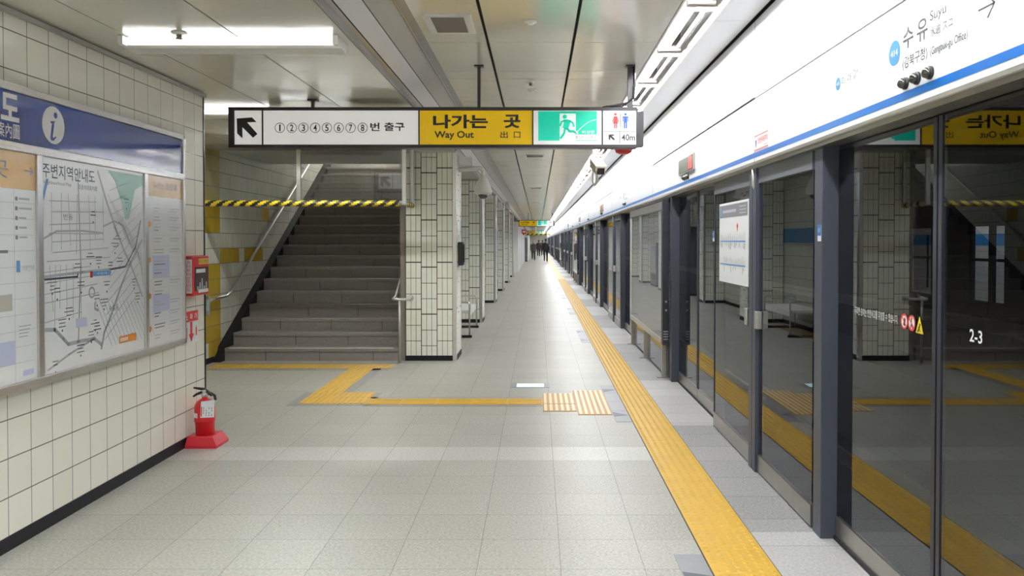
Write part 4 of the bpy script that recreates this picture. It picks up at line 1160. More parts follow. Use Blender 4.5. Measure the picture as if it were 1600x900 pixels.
for k, y in enumerate((14.0, 22.5, 31.0)):
    t = thing('ceiling_vent', ['slot vent in the middle ceiling panel just under the sign', 'second slot vent farther along the middle ceiling', 'third slot vent farthest along the middle ceiling'][k], 'vent', (-0.05, y, ZC))
    mb = MB(); mb.box(-0.21, 0.11, y, y + 0.4, ZC - 0.008, ZC); mb.build('frame', 'lampbox', t)
    mb = MB()
    for q in range(6): mb.box(-0.19, 0.09, y + 0.04 + q * 0.055, y + 0.07 + q * 0.055, ZC - 0.012, ZC - 0.007)
    mb.build('louvre', 'grille', t)

def side_light(x0, y, lab, L=1.29, lamp='sidelamp'):
    t = thing('tube_light', lab, 'ceiling light', (x0 + L / 2, y, ZL), 'tube lights on the low ceiling')
    mb = MB(); mb.prism([(y - 0.01, ZL), (y - 0.002, ZL - 0.05), (y + 0.02, ZL - 0.062), (y + 0.17, ZL - 0.062), (y + 0.19, ZL)], 'X', x0, x0 + L); mb.build('housing', 'lampbox', t)
    mb = MB(); mb.tube([(x0 + 0.035, y - 0.035, ZL - 0.030), (x0 + L - 0.035, y - 0.035, ZL - 0.030)], 0.018, 12); mb.build('tube', lamp, t)
    mb = MB()
    for e in (x0 + 0.0, x0 + L - 0.03): mb.box(e, e + 0.03, y - 0.06, y + 0.0, ZL - 0.055, ZL - 0.004)
    mb.build('lamp_holder', 'white', t)
side_light(-2.46, 4.80, 'lit tube light on the low ceiling at upper left, nearest the camera')
side_light(-3.70, 7.40, 'lit tube light half hidden by the left end of the hanging sign', lamp='sidelamp')
side_light(-3.4, 9.3, 'added fill tube of the stair alcove, hidden behind the hanging sign', lamp='alcovefill')
side_light(-2.46, 2.0, 'added fill tube on the low ceiling outside the frame above the camera', lamp='backfill')
side_light(-2.46, -0.8, 'added fill tube on the low ceiling outside the frame behind the camera', lamp='backfill')
side_light(-2.46, -4.2, 'added fill tube outside the frame at the far back of the low ceiling', lamp='backfill')
for x, y, z in ((-3.9, 15.9, 4.32),):
    t = thing('stair_light', 'lit tube light above the upper stairs, hidden behind the glass screen', 'ceiling light', (x, y, z))
    mb = MB(); mb.tube([(-3.7, y, z - 0.35), (-2.4, y, z - 0.35)], 0.02, 10); mb.build('tube', 'stairlamp', t)
    mb = MB(); mb.box(-3.75, -2.35, y - 0.04, y + 0.04, z - 0.32, z - 0.05); mb.build('housing', 'lampbox', t)
# tube lights on the opposite platform
for k in range(3):
    y = 16 + 3.0 * k
    t = thing('opposite_light', 'lit tube light on the opposite platform, behind the dark screen', 'ceiling light', (11, y, 3.3), 'tube lights on the opposite platform')
    mb = MB(); mb.tube([(11.0, y, 3.3), (11.0, y + 1.2, 3.3)], 0.02, 8); mb.build('tube', 'opplamp', t)
    mb = MB(); mb.box(10.95, 11.05, y, y + 1.2, 3.33, 3.6); mb.build('housing', 'lampbox', t)
t = thing('tunnel_fill', 'added fill tube under the tunnel ceiling, hidden above the glass doors', 'ceiling light', (5.6, 13, 3.5))
mb = MB(); mb.tube([(5.6, 12.4, 3.45), (5.6, 13.6, 3.45)], 0.02, 8); mb.build('tube', 'tunnelfill', t)
mb = MB(); mb.box(5.55, 5.65, 12.4, 13.6, 3.48, 3.595); mb.build('housing', 'lampbox', t)
t = thing('warning_board', 'low red and yellow board seen through the glass emergency door', 'board', (4.5, 14, 0))
mb = MB(); mb.box(4.40, 4.44, 12.6, 13.4, 0.0, 0.13, 0); mb.box(4.40, 4.44, 13.4, 14.3, 0, 0.13, 1); mb.box(4.40, 4.44, 14.3, 15.1, 0, 0.13, 0)
mb.build('board', ['orange', 'hazy'], t)

# ------------------------------------------------------------------ information board on the left wall
XB = -2.68
t = thing('information_board', 'large framed information board with blue header on the left tiled wall', 'notice board', (XB, 4.5, 0.82))
yb0, yb1, zb0, zb1 = 3.0, 6.13, 0.823, 2.405
mb = MB(); mb.box(XW, XB - 0.012, yb0 + 0.01, yb1 - 0.01, zb0 + 0.01, zb1 - 0.01); mb.build('back_box', 'dsteel', t)
mb = MB()
fr_ = 0.035
for q in ((yb0, yb1, zb1 - 0.04, zb1), (yb0, yb1, zb0, zb0 + 0.045), (yb0, yb0 + fr_, zb0, zb1), (yb1 - 0.03, yb1, zb0, zb1), (yb0, yb1, 2.062, 2.108)):
    mb.cbox(XB - 0.02, XB + 0.008, *q, 0.004)
mb.box(XB - 0.012, XB + 0.010, yb0, yb1, 2.081, 2.089)
for y in (4.345, 5.525): mb.cbox(XB - 0.02, XB + 0.006, y - 0.024, y + 0.024, zb0 + 0.03, 2.07, 0.004)
mb.build('frame', 'steel', t)
mb = MB(); mb.box(XB - 0.018, XB - 0.006, yb0 + 0.03, yb1 - 0.03, 2.10, zb1 - 0.035); h = mb.build('header_panel', 'board', t)
f = FL(0, 0, XB - 0.005); f2 = FL(0, 0, XB - 0.004)
mb = MB(); mb.text(f, '주변지역안내', 3.15, 4.02, 2.215, 2.352, 0, 0.03); mb.text(f, '도', 4.045, 4.19, 2.212, 2.352, 0, 0.035)
mb.text(f, '周邊地域', 3.7, 4.02, 2.125, 2.20, 0, 0.01); mb.text(f, '案', 4.02, 4.072, 2.125, 2.20, 0, 0.01); mb.text(f, '內', 4.08, 4.13, 2.125, 2.20, 0, 0.01); mb.text(f, '圖', 4.138, 4.19, 2.125, 2.20, 0, 0.01)
mb.disc(f, 4.485, 2.243, 0.104, 0)
mb.disc(f2, 4.503, 2.300, 0.017, 1)
mb.art(f2, [(4.455, 2.262), (4.505, 2.268), (4.492, 2.262), (4.475, 2.18), (4.482, 2.172), (4.505, 2.185), (4.508, 2.18), (4.485, 2.158), (4.462, 2.156), (4.452, 2.168), (4.469, 2.248), (4.455, 2.255)], 1)
mb.build('lettering', ['papermatt', 'board'], h)
# middle sheet: street map
ma, mb_, mz0, mz1 = 4.37, 5.50, zb0 + 0.045, 2.062
mb = MB(); mb.box(XB - 0.018, XB - 0.008, ma - 0.01, mb_ + 0.01, mz0, mz1); sh = mb.build('map_sheet', 'paper', t)
f = FL(0, 0, XB - 0.0072); f2 = FL(0, 0, XB - 0.0066); f3 = FL(0, 0, XB - 0.006)
W, H = mb_ - ma, mz1 - mz0
G = lambda pts: [(ma + u * W, mz0 + v * H) for u, v in pts]
mb = MB()
mb.art(f, G([(0.60, 0.985), (0.99, 0.985), (0.99, 0.93), (0.90, 0.90), (0.83, 0.74), (0.79, 0.73), (0.74, 0.83), (0.68, 0.93)]), 2)
mb.art(f, G([(0.0, 0.80), (0.04, 0.90), (0.06, 0.90), (0.02, 0.80)]), 3)
rnd = random.Random(3)
for u in (0.08, 0.16, 0.24, 0.29, 0.42, 0.47, 0.55):
    v0 = rnd.uniform(0.55, 0.62); mb.line(f, G([(u, v0), (u + rnd.uniform(-0.02, 0.02), 0.84)]), 0.006, 1)
for v in (0.81, 0.76, 0.70, 0.66, 0.62, 0.57, 0.53): mb.line(f, G([(rnd.uniform(0, 0.1), v - 0.01), (rnd.uniform(0.45, 0.66), v + rnd.uniform(-0.01, 0.01))]), 0.006, 1)
for u in (0.06, 0.11, 0.15, 0.20, 0.26, 0.33): mb.line(f, G([(u, 0.50), (u + rnd.uniform(-0.02, 0.03), rnd.uniform(0.18, 0.3))]), 0.005, 1)
for v in (0.47, 0.42, 0.37, 0.33, 0.24): mb.line(f, G([(0.02, v), (rnd.uniform(0.3, 0.5), v + rnd.uniform(0.0, 0.03))]), 0.005, 1)
for k in range(13):
    v = 0.10 + 0.065 * k; mb.line(f, G([(0.55 + 0.012 * k, v), (0.93 + 0.004 * k, v + 0.22 - 0.008 * k)] if v < 0.70 else [(0.62, v), (0.80, v + 0.05)]), 0.005, 1)
for k in range(13):
    u = 0.46 + 0.042 * k; mb.line(f, G([(u, 0.32 - 0.004 * k), (u + 0.17, 0.06)]), 0.005, 1)
for k in range(9):
    u = 0.60 + 0.045 * k; mb.line(f, G([(u, 0.86 - 0.035 * k), (min(u + 0.22, 0.99), 0.60 - 0.03 * k)]), 0.005, 1)
mb.line(f, G([(0.50, 0.97), (0.58, 0.83), (0.68, 0.68), (0.78, 0.55), (0.84, 0.49), (0.98, 0.30)]), 0.018, 0)
mb.line(f, G([(0.98, 0.62), (0.84, 0.49), (0.74, 0.38), (0.62, 0.22), (0.55, 0.14), (0.52, 0.06)]), 0.02, 0)
mb.line(f, G([(0.31, 0.95), (0.33, 0.50), (0.30, 0.12)]), 0.014, 0)
mb.line(f, G([(0.0, 0.45), (0.34, 0.46), (0.62, 0.465), (0.78, 0.475), (0.84, 0.49)]), 0.016, 0)
mb.line(f, G([(0.0, 0.21), (0.10, 0.20), (0.17, 0.15), (0.21, 0.12), (0.45, 0.12), (0.52, 0.08)]), 0.022, 0)
mb.line(f, G([(0.04, 0.02), (0.22, 0.07), (0.45, 0.12)]), 0.012, 0)
mb.line(f, G([(0.0, 0.62), (0.12, 0.66), (0.34, 0.665), (0.55, 0.655)]), 0.012, 0)
mb.line(f, G([(0.55, 0.69), (0.66, 0.72), (0.76, 0.70), (0.84, 0.60)]), 0.012, 0)
mb.line(f, G([(0.46, 0.30), (0.46, 0.27), (0.49, 0.26)]), 0.016, 0)
for a, b, c, d_ in ((0.62, 0.465, 0.78, 0.475), (0.78, 0.475, 0.90, 0.58), (0.90, 0.58, 0.965, 0.73)): mb.line(f2, G([(a, b), (c, d_)]), 0.009, 5)
mb.line(f2, G([(0.02, 0.438), (0.30, 0.44)]), 0.012, 5)
mb.rect(f2, ma + 0.44 * W, ma + 0.62 * W, mz0 + 0.435 * H, mz0 + 0.460 * H, 3)
mb.text(f3, '수유역', ma + 0.48 * W, ma + 0.58 * W, mz0 + 0.441 * H, mz0 + 0.455 * H, 6)
mb.rect(f2, ma + 0.415 * W, ma + 0.44 * W, mz0 + 0.430 * H, mz0 + 0.462 * H, 7)
mb.rect(f2, ma + 0.28 * W, ma + 0.38 * W, mz0 + 0.19 * H, mz0 + 0.235 * H, 4)
mb.ring(f2, ma + 0.43 * W, mz0 + 0.355 * H, 0.022, 0.036, 0)
mb.text(f2, '주변지역안내도', ma + 0.01 * W, ma + 0.47 * W, mz0 + 0.905 * H, mz0 + 0.972 * H, 5, 0.004)
mb.text(f2, 'Neighbourhood Map', ma + 0.01 * W, ma + 0.25 * W, mz0 + 0.872 * H, mz0 + 0.893 * H, 8)
mb.text(f2, '周邊地域案內圖', ma + 0.31 * W, ma + 0.49 * W, mz0 + 0.868 * H, mz0 + 0.893 * H, 8)
mb.text(f2, '수유동', ma + 0.60 * W, ma + 0.70 * W, mz0 + 0.245 * H, mz0 + 0.275 * H, 8)
mb.text(f2, '번동', ma + 0.18 * W, ma + 0.26 * W, mz0 + 0.715 * H, mz0 + 0.745 * H, 8)
for u, v in [(0.08, 0.42), (0.12, 0.39), (0.45, 0.76), (0.42, 0.55), (0.50, 0.53), (0.62, 0.50), (0.67, 0.60), (0.58, 0.40), (0.48, 0.335), (0.22, 0.29), (0.16, 0.24), (0.46, 0.21), (0.72, 0.52), (0.92, 0.32), (0.88, 0.40), (0.33, 0.41), (0.30, 0.50), (0.10, 0.05), (0.32, 0.10), (0.42, 0.155), (0.70, 0.64), (0.80, 0.84), (0.48, 0.195), (0.55, 0.31)]:
    for q in range(rnd.choice((2, 2, 3))):
        w = rnd.uniform(0.03, 0.085) * W
        x = ma + u * W - w / 2; z = mz0 + (v - 0.017 * q) * H
        mb.rect(f2, x, x + w, z, z + 0.006, rnd.choice((5, 8, 8)))
    mb.rect(f2, ma + u * W - 0.005, ma + u * W + 0.005, mz0 + (v - 0.055) * H, mz0 + (v - 0.045) * H, 5)
mb.rect(f2, ma + 0.71 * W, ma + 0.90 * W, mz0 + 0.062 * H, mz0 + 0.10 * H, 9)
for k in range(5): mb.rect(f3, ma + (0.72 + 0.018 * k) * W, ma + (0.732 + 0.018 * k) * W, mz0 + 0.07 * H, mz0 + 0.09 * H, 6)
mb.build('map_print', ['mapgrey', 'mapline', 'mapgreen', 'mapblue', 'maplilac', 'navy', 'papermatt', 'redink', 'grey ink', 'orange'], sh)
# right sheet
ra, rb = 5.549, yb1 - 0.03
mb = MB(); mb.box(XB - 0.018, XB - 0.008, ra - 0.01, rb + 0.01, mz0, mz1); sh = mb.build('index_sheet', 'paper', t)
mb = MB(); mb.rect(f, ra, rb, 1.915, mz1, 0); mb.text(f2, '나가는 곳 안내', ra + 0.1, rb - 0.1, 1.97, 2.02, 1)
z = 1.86
while z > mz0 + 0.05:
    mb.rect(f, ra + 0.08, rb, z - 0.0015, z, 2)
    for q in range(2):
        w = rnd.uniform(0.05, 0.17); mb.rect(f2, ra + 0.10, ra + 0.10 + w, z - 0.03 - 0.022 * q, z - 0.022 - 0.022 * q, rnd.choice((1, 3, 3)))
    if rnd.random() < 0.8:
        mb.rect(f2, ra + 0.34, rb - 0.05, z - 0.028, z - 0.020, 2); mb.rect(f2, ra + 0.34, rb - 0.09, z - 0.046, z - 0.040, 2)
    z -= rnd.uniform(0.06, 0.085)
for yy in (ra + 0.08, ra + 0.33): mb.rect(f, yy, yy + 0.002, mz0, 1.915, 2)
for zz in (1.72, 1.47, 1.22, 0.99): mb.disc(f2, ra + 0.035, zz, 0.02, 4)
for zz, hh in ((1.34, 0.16), (1.10, 0.12)): mb.rect((f[0] - VX * 0.0003, f[1], f[2]), ra + 0.08, ra + 0.33, zz, zz + hh, 5)
mb.build('index_print', ['ochre', 'grey ink', 'mapline', 'pale ink', 'orange', 'maplilac'], sh)
# left sheet
la, lb = yb0 + 0.03, 4.325
mb = MB(); mb.box(XB - 0.018, XB - 0.008, la - 0.01, lb + 0.01, mz0, mz1); sh = mb.build('index_sheet', 'paper', t)
mb = MB(); mb.rect(f, la, lb, 1.87, mz1, 0)
mb.text(f2, '나가는 곳', 3.5, 4.10, 1.92, 2.01, 1); mb.line(f2, [(4.23, 1.97), (4.30, 1.97)], 0.007, 1); mb.line(f2, [(4.275, 1.99), (4.30, 1.97), (4.275, 1.95)], 0.006, 1)
z = 1.80
while z > mz0 + 0.06:
    mb.rect(f, la, lb - 0.02, z - 0.002, z, 2)
    z -= 0.083
for yy in (3.2, 3.6, 4.14): mb.rect(f, yy, yy + 0.0025, mz0, 1.87, 2)
for k in range(5):
    zz = 1.83 - k * 0.05
    mb.rect(f2, 4.15, 4.17, zz - 0.02, zz, 1); mb.rect(f2, 4.18, 4.18 + rnd.uniform(0.06, 0.12), zz - 0.014, zz - 0.004, 3)
mb.rect(f2, 4.155, 4.185, 1.44, 1.50, 4); mb.text(f2, '서울상호저축은행'[:2] + '안내', 4.20, 4.30, 1.445, 1.475, 3)
mb.rect(f2, 4.02, 4.12, 1.245, 1.33, 5); mb.rect(f2, 4.02, 4.14, 0.97, 1.09, 6); mb.rect(f2, 4.02, 4.09, 1.54, 1.555, 1)
for k in range(4): mb.rect(f2, 4.17, 4.17 + 0.07 + 0.01 * k, 1.10 + 0.018 * k, 1.106 + 0.018 * k, 3)
mb.rect(f2, 4.20, 4.29, 0.895, 0.925, 6)
mb.build('index_print', ['ochre', 'grey ink', 'mapline', 'pale ink', 'mapblue', 'nosing', 'maplilac'], sh)

# red lantern box, extinguisher notice, extinguisher
t = thing('emergency_light_box', 'red emergency torch box on the wall at the right of the board', 'torch box', (-2.68, 6.3, 1.33))
mb = MB(); mb.cbox(XW, -2.635, 6.17, 6.46, 1.18, 1.485, 0.006); bx = mb.build('case', 'red', t)
mb = MB(); mb.box(-2.636, -2.632, 6.195, 6.445, 1.215, 1.40); mb.build('window', 'coatbrown', t)
mb = MB(); mb.box(-2.632, -2.629, 6.21, 6.38, 1.355, 1.385); mb.box(-2.632, -2.629, 6.25, 6.43, 1.20, 1.225)
f = FL(0, 0, -2.6315)
mb.rect(f, 6.26, 6.44, 1.42, 1.465, 1); mb.text(FL(0, 0, -2.6305), '비상 조명등', 6.27, 6.43, 1.428, 1.457, 2)
for k in range(5): mb.rect(f, 6.23 + 0.04 * k, 6.255 + 0.04 * k, 1.22, 1.25 + 0.03 * (k % 3), 3)
f = (Vector((0, 6.1685, 0)), VX, VZ)
mb.rect(f, -2.728, -2.645, 1.20, 1.46, 0)
f = (Vector((0, 6.1675, 0)), VX, VZ)
for k, ch in enumerate('휴대용비상조명등'): mb.text(f, ch, -2.685, -2.655, 1.425 - 0.030 * k, 1.45 - 0.030 * k, 4)
mb.build('label', ['papermatt', 'hazy', 'ink', 'pale ink', 'redink'], t)
t = thing('extinguisher_notice', 'red and white notice with a down arrow below the torch box', 'notice', (XW, 6.35, 0.92))
mb = MB(); mb.box(XW, XW + 0.003, 6.20, 6.478, 0.795, 1.05); mb.build('plate', 'papermatt', t)
f = FL(0, 0, XW + 0.0038); f2 = FL(0, 0, XW + 0.0045)
mb = MB(); mb.rect(f, 6.20, 6.478, 0.968, 1.05, 0)
for ch, y in (('소', 6.235), ('화', 6.325), ('기', 6.405)): mb.text(f2, ch, y, y + 0.05, 0.985, 1.03, 1, 0.02)
mb.art(f, [(6.33, 0.965), (6.37, 0.965), (6.37, 0.87), (6.398, 0.87), (6.35, 0.805), (6.302, 0.87), (6.33, 0.87)], 0)
mb.rect(f, 6.43, 6.455, 0.85, 0.915, 0); mb.rect(f, 6.438, 6.448, 0.915, 0.93, 0); mb.rect(f, 6.24, 6.275, 0.84, 0.925, 0)
mb.build('print', ['redink', 'papermatt'], t)
t = thing('wall_switch', 'small lit switch plate at the end edge of the left wall', 'switch', (-2.73, 6.63, 1.1))
mb = MB(); mb.box(-2.80, -2.70, YWE + 0.01, YWE + 0.03, 0.99, 1.15); mb.build('plate', 'dsteel', t)
mb = MB(); mb.box(-2.722, -2.704, YWE + 0.005, YWE + 0.012, 1.03, 1.12); mb.build('lens', 'mapgreen', t)

ex, ey = -2.615, 6.315
t = thing('fire_extinguisher', 'red fire extinguisher on its stand by the end of the left wall', 'fire extinguisher', (ex, ey, 0))
mb = MB()
mb.lathe([(0.066, 0.062), (0.073, 0.066), (0.073, 0.185), (0.079, 0.19), (0.0795, 0.20), (0.0785, 0.207), (0.078, 0.29), (0.073, 0.32), (0.060, 0.345), (0.036, 0.362), (0.022, 0.368), (0.02, 0.385)], (ex, ey, 0), (0, 0, 1), 32)
cy = mb.build('cylinder', 'red', t)
mb = MB()
def wrap(mb, r, a0, a1, z0, z1, mi=0, n=8):
    vs = []
    for k in range(n + 1):
        a = math.radians(a0 + (a1 - a0) * k / n)
        vs += [(ex + r * math.cos(a), ey + r * math.sin(a), z0), (ex + r * math.cos(a), ey + r * math.sin(a), z1)]
    mb.add(vs, [(2 * k, 2 * k + 2, 2 * k + 3, 2 * k + 1) for k in range(n)], mi, True)
wrap(mb, 0.0795, 195, 250, 0.225, 0.262); wrap(mb, 0.0745, 185, 225, 0.075, 0.165)
mb.build('label', 'papermatt', cy)
mb = MB(); mb.lathe([(0.022, 0.38), (0.026, 0.39), (0.026, 0.405), (0.018, 0.412)], (ex, ey, 0), (0, 0, 1), 16); mb.box(ex - 0.014, ex + 0.014, ey - 0.014, ey + 0.014, 0.40, 0.435); mb.build('valve', 'steel', t)
mb = MB()
mb.tube([(ex + 0.055, ey, 0.385), (ex + 0.035, ey, 0.41), (ex, ey, 0.437), (ex - 0.05, ey - 0.01, 0.447), (ex - 0.082, ey - 0.012, 0.452)], [0.008, 0.012, 0.014, 0.01, 0.007], 10)
mb.tube([(ex + 0.02, ey, 0.408), (ex - 0.03, ey - 0.005, 0.412), (ex - 0.06, ey - 0.01, 0.40), (ex - 0.085, ey - 0.012, 0.383)], [0.012, 0.012, 0.010, 0.008], 10)
mb.build('lever', 'black', t)
mb = MB(); mb.tube([(ex + 0.015, ey + 0.01, 0.395), (ex + 0.045, ey + 0.012, 0.405), (ex + 0.07, ey + 0.02, 0.385), (ex + 0.072, ey + 0.03, 0.35)], 0.011, 10); mb.build('nozzle', 'black', t)
mb = MB(); mb.tube([(ex + 0.015, ey - 0.02, 0.40), (ex + 0.022, ey - 0.05, 0.385), (ex + 0.03, ey - 0.085, 0.372)], 0.002, 6); mb.build('string', 'ink', t)
tg0 = Vector((ex + 0.0, ey - 0.088, 0.232)); rx = Vector((0.985, 0.17, 0)); ux = Vector((0.03, 0.03, 1))
mb = MB(); mb.add([tg0, tg0 + rx * 0.102, tg0 + rx * 0.100 + ux * 0.135, tg0 + rx * 0.002 + ux * 0.125, tg0 + VY * 0.002, tg0 + rx * 0.102 + VY * 0.002, tg0 + rx * 0.1 + ux * 0.135 + VY * 0.002, tg0 + rx * 0.002 + ux * 0.125 + VY * 0.002],
       [(0, 1, 2, 3), (7, 6, 5, 4), (0, 4, 5, 1), (1, 5, 6, 2), (2, 6, 7, 3), (3, 7, 4, 0)]); tgo = mb.build('tag', 'papermatt', t)
fT = (tg0 - VY * 0.001, rx, ux)
mb = MB(); mb.rect(fT, 0.004, 0.012, 0.008, 0.085, 0)
for k in range(4):
    for q in range(4): mb.rect(fT, 0.02 + 0.02 * k, 0.026 + 0.02 * k, 0.012 + 0.018 * q, 0.024 + 0.018 * q, 1) if (k + q) % 4 else None
mb.build('tag_print', ['redink', 'grey ink'], tgo)
t = thing('extinguisher_stand', 'red plastic stand under the fire extinguisher', 'stand', (-2.6, 6.31, 0))
mb = MB()
xa, xb, ya, yb = -2.722, -2.478, 6.195, 6.44
vs = [(xa, ya, 0), (xb, ya, 0), (xb, yb, 0), (xa, yb, 0), (xa, ya, 0.02), (xb, ya, 0.02), (xb, yb, 0.02), (xa, yb, 0.02), (xa + 0.01, ya + 0.022, 0.088), (xb - 0.04, ya + 0.022, 0.088), (xb - 0.04, yb - 0.022, 0.088), (xa + 0.01, yb - 0.022, 0.088)]
q4 = lambda a, b: [(a + k, a + (k + 1) % 4, b + (k + 1) % 4, b + k) for k in range(4)]
mb.add(vs, [(3, 2, 1, 0)] + q4(0, 4) + q4(4, 8))
n = 28; ctr = []
for k in range(n):
    a = 2 * PI * k / n; ctr.append((ex + 0.075 * math.cos(a), ey + 0.075 * math.sin(a), 0.088))
b0 = len(mb.v)
sq = []
for k in range(n):
    a = 2 * PI * k / n; c, s_ = math.cos(a), math.sin(a); m_ = max(abs(c), abs(s_))
    hx, hy = (xb - xa - 0.05) / 2, (yb - ya - 0.044) / 2
    sq.append(((xa + xb - 0.03) / 2 + hx * c / m_, (ya + yb) / 2 + hy * s_ / m_, 0.088))
low = [(x, y_, 0.06) for x, y_, _ in ctr]
mb.add(sq + ctr + low, [(k, (k + 1) % n, n + (k + 1) % n, n + k) for k in range(n)] + [(n + k, n + (k + 1) % n, 2 * n + (k + 1) % n, 2 * n + k) for k in range(n)] + [tuple(range(2 * n, 3 * n))])
sb = mb.build('base', 'redplastic', t)
fs = (Vector((xb + 0.0015, 0, 0.024)), VY, Vector((-0.04, 0, 0.068)).normalized())
mb = MB(); mb.text(fs, '소화기', 6.24, 6.40, 0.015, 0.052); mb.build('lettering', 'redink', sb)

# ------------------------------------------------------------------ people walking far down the platform
def loft(mb, rings, seg=20, mi=0):
    """closed body of revolution-like rings: (x, y, z, rx, ry), bottom to top"""
    vs = []; fs = []; n = len(rings)
    for x, y, z, rx, ry in rings:
        for k in range(seg):
            a = 2 * PI * k / seg; vs.append((x + rx * math.cos(a), y + ry * math.sin(a), z))
    for i in range(n - 1):
        for k in range(seg): fs.append((i * seg + k, i * seg + (k + 1) % seg, (i + 1) * seg + (k + 1) % seg, (i + 1) * seg + k))
    fs.append(tuple(range(seg - 1, -1, -1))); fs.append(tuple((n - 1) * seg + k for k in range(seg)))
    mb.add(vs, fs, mi, True)
def fuse(mb, name, mtl, parent, voxel, smooth=6):
    """melt overlapping volumes into one continuous surface"""
    o = mb.build(name, mtl, parent)
    r = o.modifiers.new('melt', 'REMESH'); r.mode = 'VOXEL'; r.voxel_size = voxel; r.use_smooth_shade = True
    q = o.modifiers.new('soften', 'SMOOTH'); q.iterations = smooth; q.factor = 0.5
    bpy.context.view_layer.update()
    m2 = bpy.data.meshes.new_from_object(o.evaluated_get(bpy.context.evaluated_depsgraph_get()))
    old = o.data; o.modifiers.clear(); m2.materials.clear(); m2.materials.append(M[mtl]); m2.name = name
    for p in m2.polygons: p.material_index = 0; p.use_smooth = True
    o.data = m2; bpy.data.meshes.remove(old)
    return o
HEAD = [(1.485, 0.035, 0.028, 0.035), (1.50, 0.035, 0.045, 0.058), (1.53, 0.034, 0.058, 0.075), (1.57, 0.028, 0.067, 0.088), (1.62, 0.02, 0.073, 0.096), (1.66, 0.014, 0.071, 0.094), (1.695, 0.006, 0.055, 0.072), (1.715, 0.003, 0.03, 0.04), (1.72, 0.002, 0.01, 0.014)]
def person(loc, rz, h, lab, coat, stride=0.16, hem=0.74):
    t = thing('person', lab, 'person', loc)
    k = h / 1.72; L = Vector(loc)
    P = lambda x, y, z: (L.x + x * k, L.y + y * k, L.z + z * k)
    def lf(mb, rings): loft(mb, [(L.x + a * k, L.y + b * k, L.z + c * k, d * k, e * k) for a, b, c, d, e in rings])
    def tb(mb, pts, rs): mb.tube([P(*p) for p in pts], [r * k for r in rs], 12)
    limb = {}
    for sd in (-1, 1):
        f = stride * sd; g = -f * 1.1
        limb[sd] = dict(hip=(0.09 * sd, 0, 0.90), knee=(0.095 * sd, f * 0.7 + 0.02, 0.50), ankle=(0.095 * sd, f * 1.2 - 0.02, 0.095 + (0.05 if f < 0 else 0.0)),
                        sh=(0.18 * sd, 0.0, 1.385), el=(0.225 * sd, g * 0.45 - 0.03, 1.12), wr=(0.225 * sd, g + 0.05, 0.885))
    mb = MB()                                        # the body: head, neck, trunk, limbs, hands in one surface
    lf(mb, [(0, b, a, c, d) for a, b, c, d in HEAD])
    tb(mb, [(0, 0.0, 1.38), (0, 0.01, 1.46), (0, 0.022, 1.55)], [0.06, 0.053, 0.052])
    lf(mb, [(0, 0, 0.84, 0.13, 0.09), (0, 0, 0.93, 0.16, 0.105), (0, 0, 1.08, 0.145, 0.095), (0, 0, 1.28, 0.17, 0.11), (0, 0, 1.39, 0.165, 0.085), (0, 0, 1.43, 0.07, 0.055)])
    tb(mb, [(0, 0.105, 1.625), (0, 0.128, 1.592), (0, 0.10, 1.582)], [0.009, 0.016, 0.012])
    for sd in (-1, 1):
        q = limb[sd]
        tb(mb, [q['hip'], q['knee'], q['ankle']], [0.085, 0.056, 0.04]); a = q['ankle']
        tb(mb, [a, (a[0], a[1] + 0.08, a[2] - 0.05), (a[0], a[1] + 0.16, a[2] - 0.068)], [0.04, 0.034, 0.024])
        tb(mb, [q['sh'], q['el'], q['wr']], [0.052, 0.042, 0.028]); w = q['wr']
        tb(mb, [w, (w[0], w[1] + 0.01, w[2] - 0.05), (w[0], w[1] + 0.015, w[2] - 0.09)], [0.027, 0.03, 0.028])
        for dy, l in ((-0.030, 0.06), (-0.009, 0.078), (0.012, 0.074), (0.033, 0.062)):
            tb(mb, [(w[0], w[1] + 0.012 + dy * 0.8, w[2] - 0.08), (w[0] - 0.006 * sd, w[1] + 0.018 + dy, w[2] - 0.10 - l * 0.5), (w[0] - 0.02 * sd, w[1] + 0.024 + dy, w[2] - 0.10 - l)], [0.0095, 0.009, 0.007])
        tb(mb, [(w[0], w[1] + 0.035, w[2] - 0.03), (w[0] - 0.012 * sd, w[1] + 0.062, w[2] - 0.065), (w[0] - 0.022 * sd, w[1] + 0.066, w[2] - 0.10)], [0.012, 0.011, 0.008])
        tb(mb, [(0.066 * sd, 0.005, 1.565), (0.079 * sd, -0.004, 1.595), (0.074 * sd, 0.0, 1.62)], [0.008, 0.014, 0.01])
    fuse(mb, 'body', 'skin', t, 0.0085 * k, 4)
    mb = MB()
    lf(mb, [(0, 0, hem, 0.225, 0.15), (0, 0, hem + 0.12, 0.22, 0.15), (0, 0, 1.0, 0.20, 0.135), (0, 0, 1.15, 0.198, 0.13), (0, 0, 1.30, 0.215, 0.135), (0, 0, 1.39, 0.20, 0.115), (0, 0.005, 1.435, 0.12, 0.09), (0, 0.01, 1.49, 0.082, 0.082)])
    for sd in (-1, 1):
        q = limb[sd]; tb(mb, [q['sh'], q['el'], tuple(q['wr'][i] + (q['wr'][i] - q['el'][i]) * 0.03 for i in range(3))], [0.08, 0.066, 0.05])
    fuse(mb, 'coat', coat, t, 0.018 * k, 5)
    mb = MB()
    lf(mb, [(0, 0, 0.80, 0.165, 0.11), (0, 0, 0.92, 0.17, 0.115), (0, 0, 1.0, 0.16, 0.11)])
    for sd in (-1, 1):
        q = limb[sd]; a = q['ankle']; tb(mb, [q['hip'], q['knee'], (a[0], a[1], a[2] + 0.02), (a[0], a[1] + 0.005, a[2] - 0.03)], [0.105, 0.076, 0.063, 0.065])
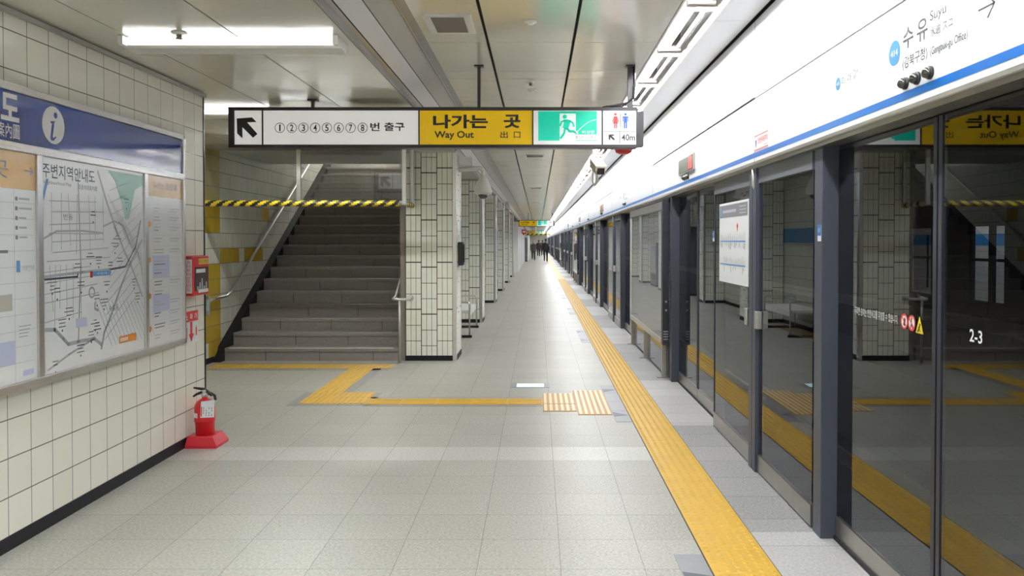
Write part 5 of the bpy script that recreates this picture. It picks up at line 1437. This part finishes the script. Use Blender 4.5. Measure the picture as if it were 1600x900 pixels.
    fuse(mb, 'trousers', 'trouser', t, 0.016 * k, 4)
    for sd in (-1, 1):
        a = limb[sd]['ankle']; zb = a[2] - 0.095
        mb = MB(); lf(mb, [(a[0], a[1] + 0.055, zb + 0.002, 0.05, 0.145), (a[0], a[1] + 0.055, zb + 0.03, 0.052, 0.145), (a[0], a[1] + 0.04, zb + 0.065, 0.047, 0.10), (a[0], a[1] + 0.0, zb + 0.10, 0.046, 0.055)])
        mb.build('shoe', 'shoe', t)
    mb = MB(); rs = [(0, b - 0.008, a + 0.008, c * 1.10 + 0.004, d * 1.06 + 0.006) for a, b, c, d in HEAD[1:]]
    lf(mb, rs); o = mb.build('hair', 'hair', t)
    bm = bmesh.new(); bm.from_mesh(o.data)
    bmesh.ops.delete(bm, geom=[v for v in bm.verts if v.co.z < 1.668 * k and v.co.y > (0.005 if v.co.z < 1.60 * k else 0.05) * k], context='VERTS')
    bm.to_mesh(o.data); bm.free()
    sol = o.modifiers.new('thick', 'SOLIDIFY'); sol.thickness = 0.012
    mb = MB()
    for sd in (-1, 1):
        mb.lathe([(0.004, 0.003), (0.009, 0.0), (0.004, -0.004)], Vector(P(0.028 * sd, 0.108, 1.622)), (0, 1, 0), 8, 0)
        mb.tube([P(0.014 * sd, 0.112, 1.642), P(0.042 * sd, 0.10, 1.642)], 0.004, 6, 0)
    mb.tube([P(-0.022, 0.108, 1.553), P(0, 0.115, 1.553), P(0.022, 0.108, 1.553)], 0.005, 6, 1)
    mb.build('face', ['hair', 'redink'], t)
    t.rotation_euler = (0, 0, rz)
    return t
person((0.64, 63.5, 0), 0.0, 1.80, 'person in a black coat walking away, nearest of the group, right of the others', 'coat', 0.15)
person((-0.36, 68.5, 0), PI, 1.66, 'person in a charcoal coat on the left of the group, walking this way', 'coatgrey', -0.13)
person((0.12, 86.0, 0), 0.0, 1.74, 'person in a dark brown coat in the middle of the group', 'coatbrown', 0.14)
person((0.56, 90.0, 0), 0.0, 1.74, 'person in dark clothes just left of and behind the nearest walker', 'coatgrey', -0.12)
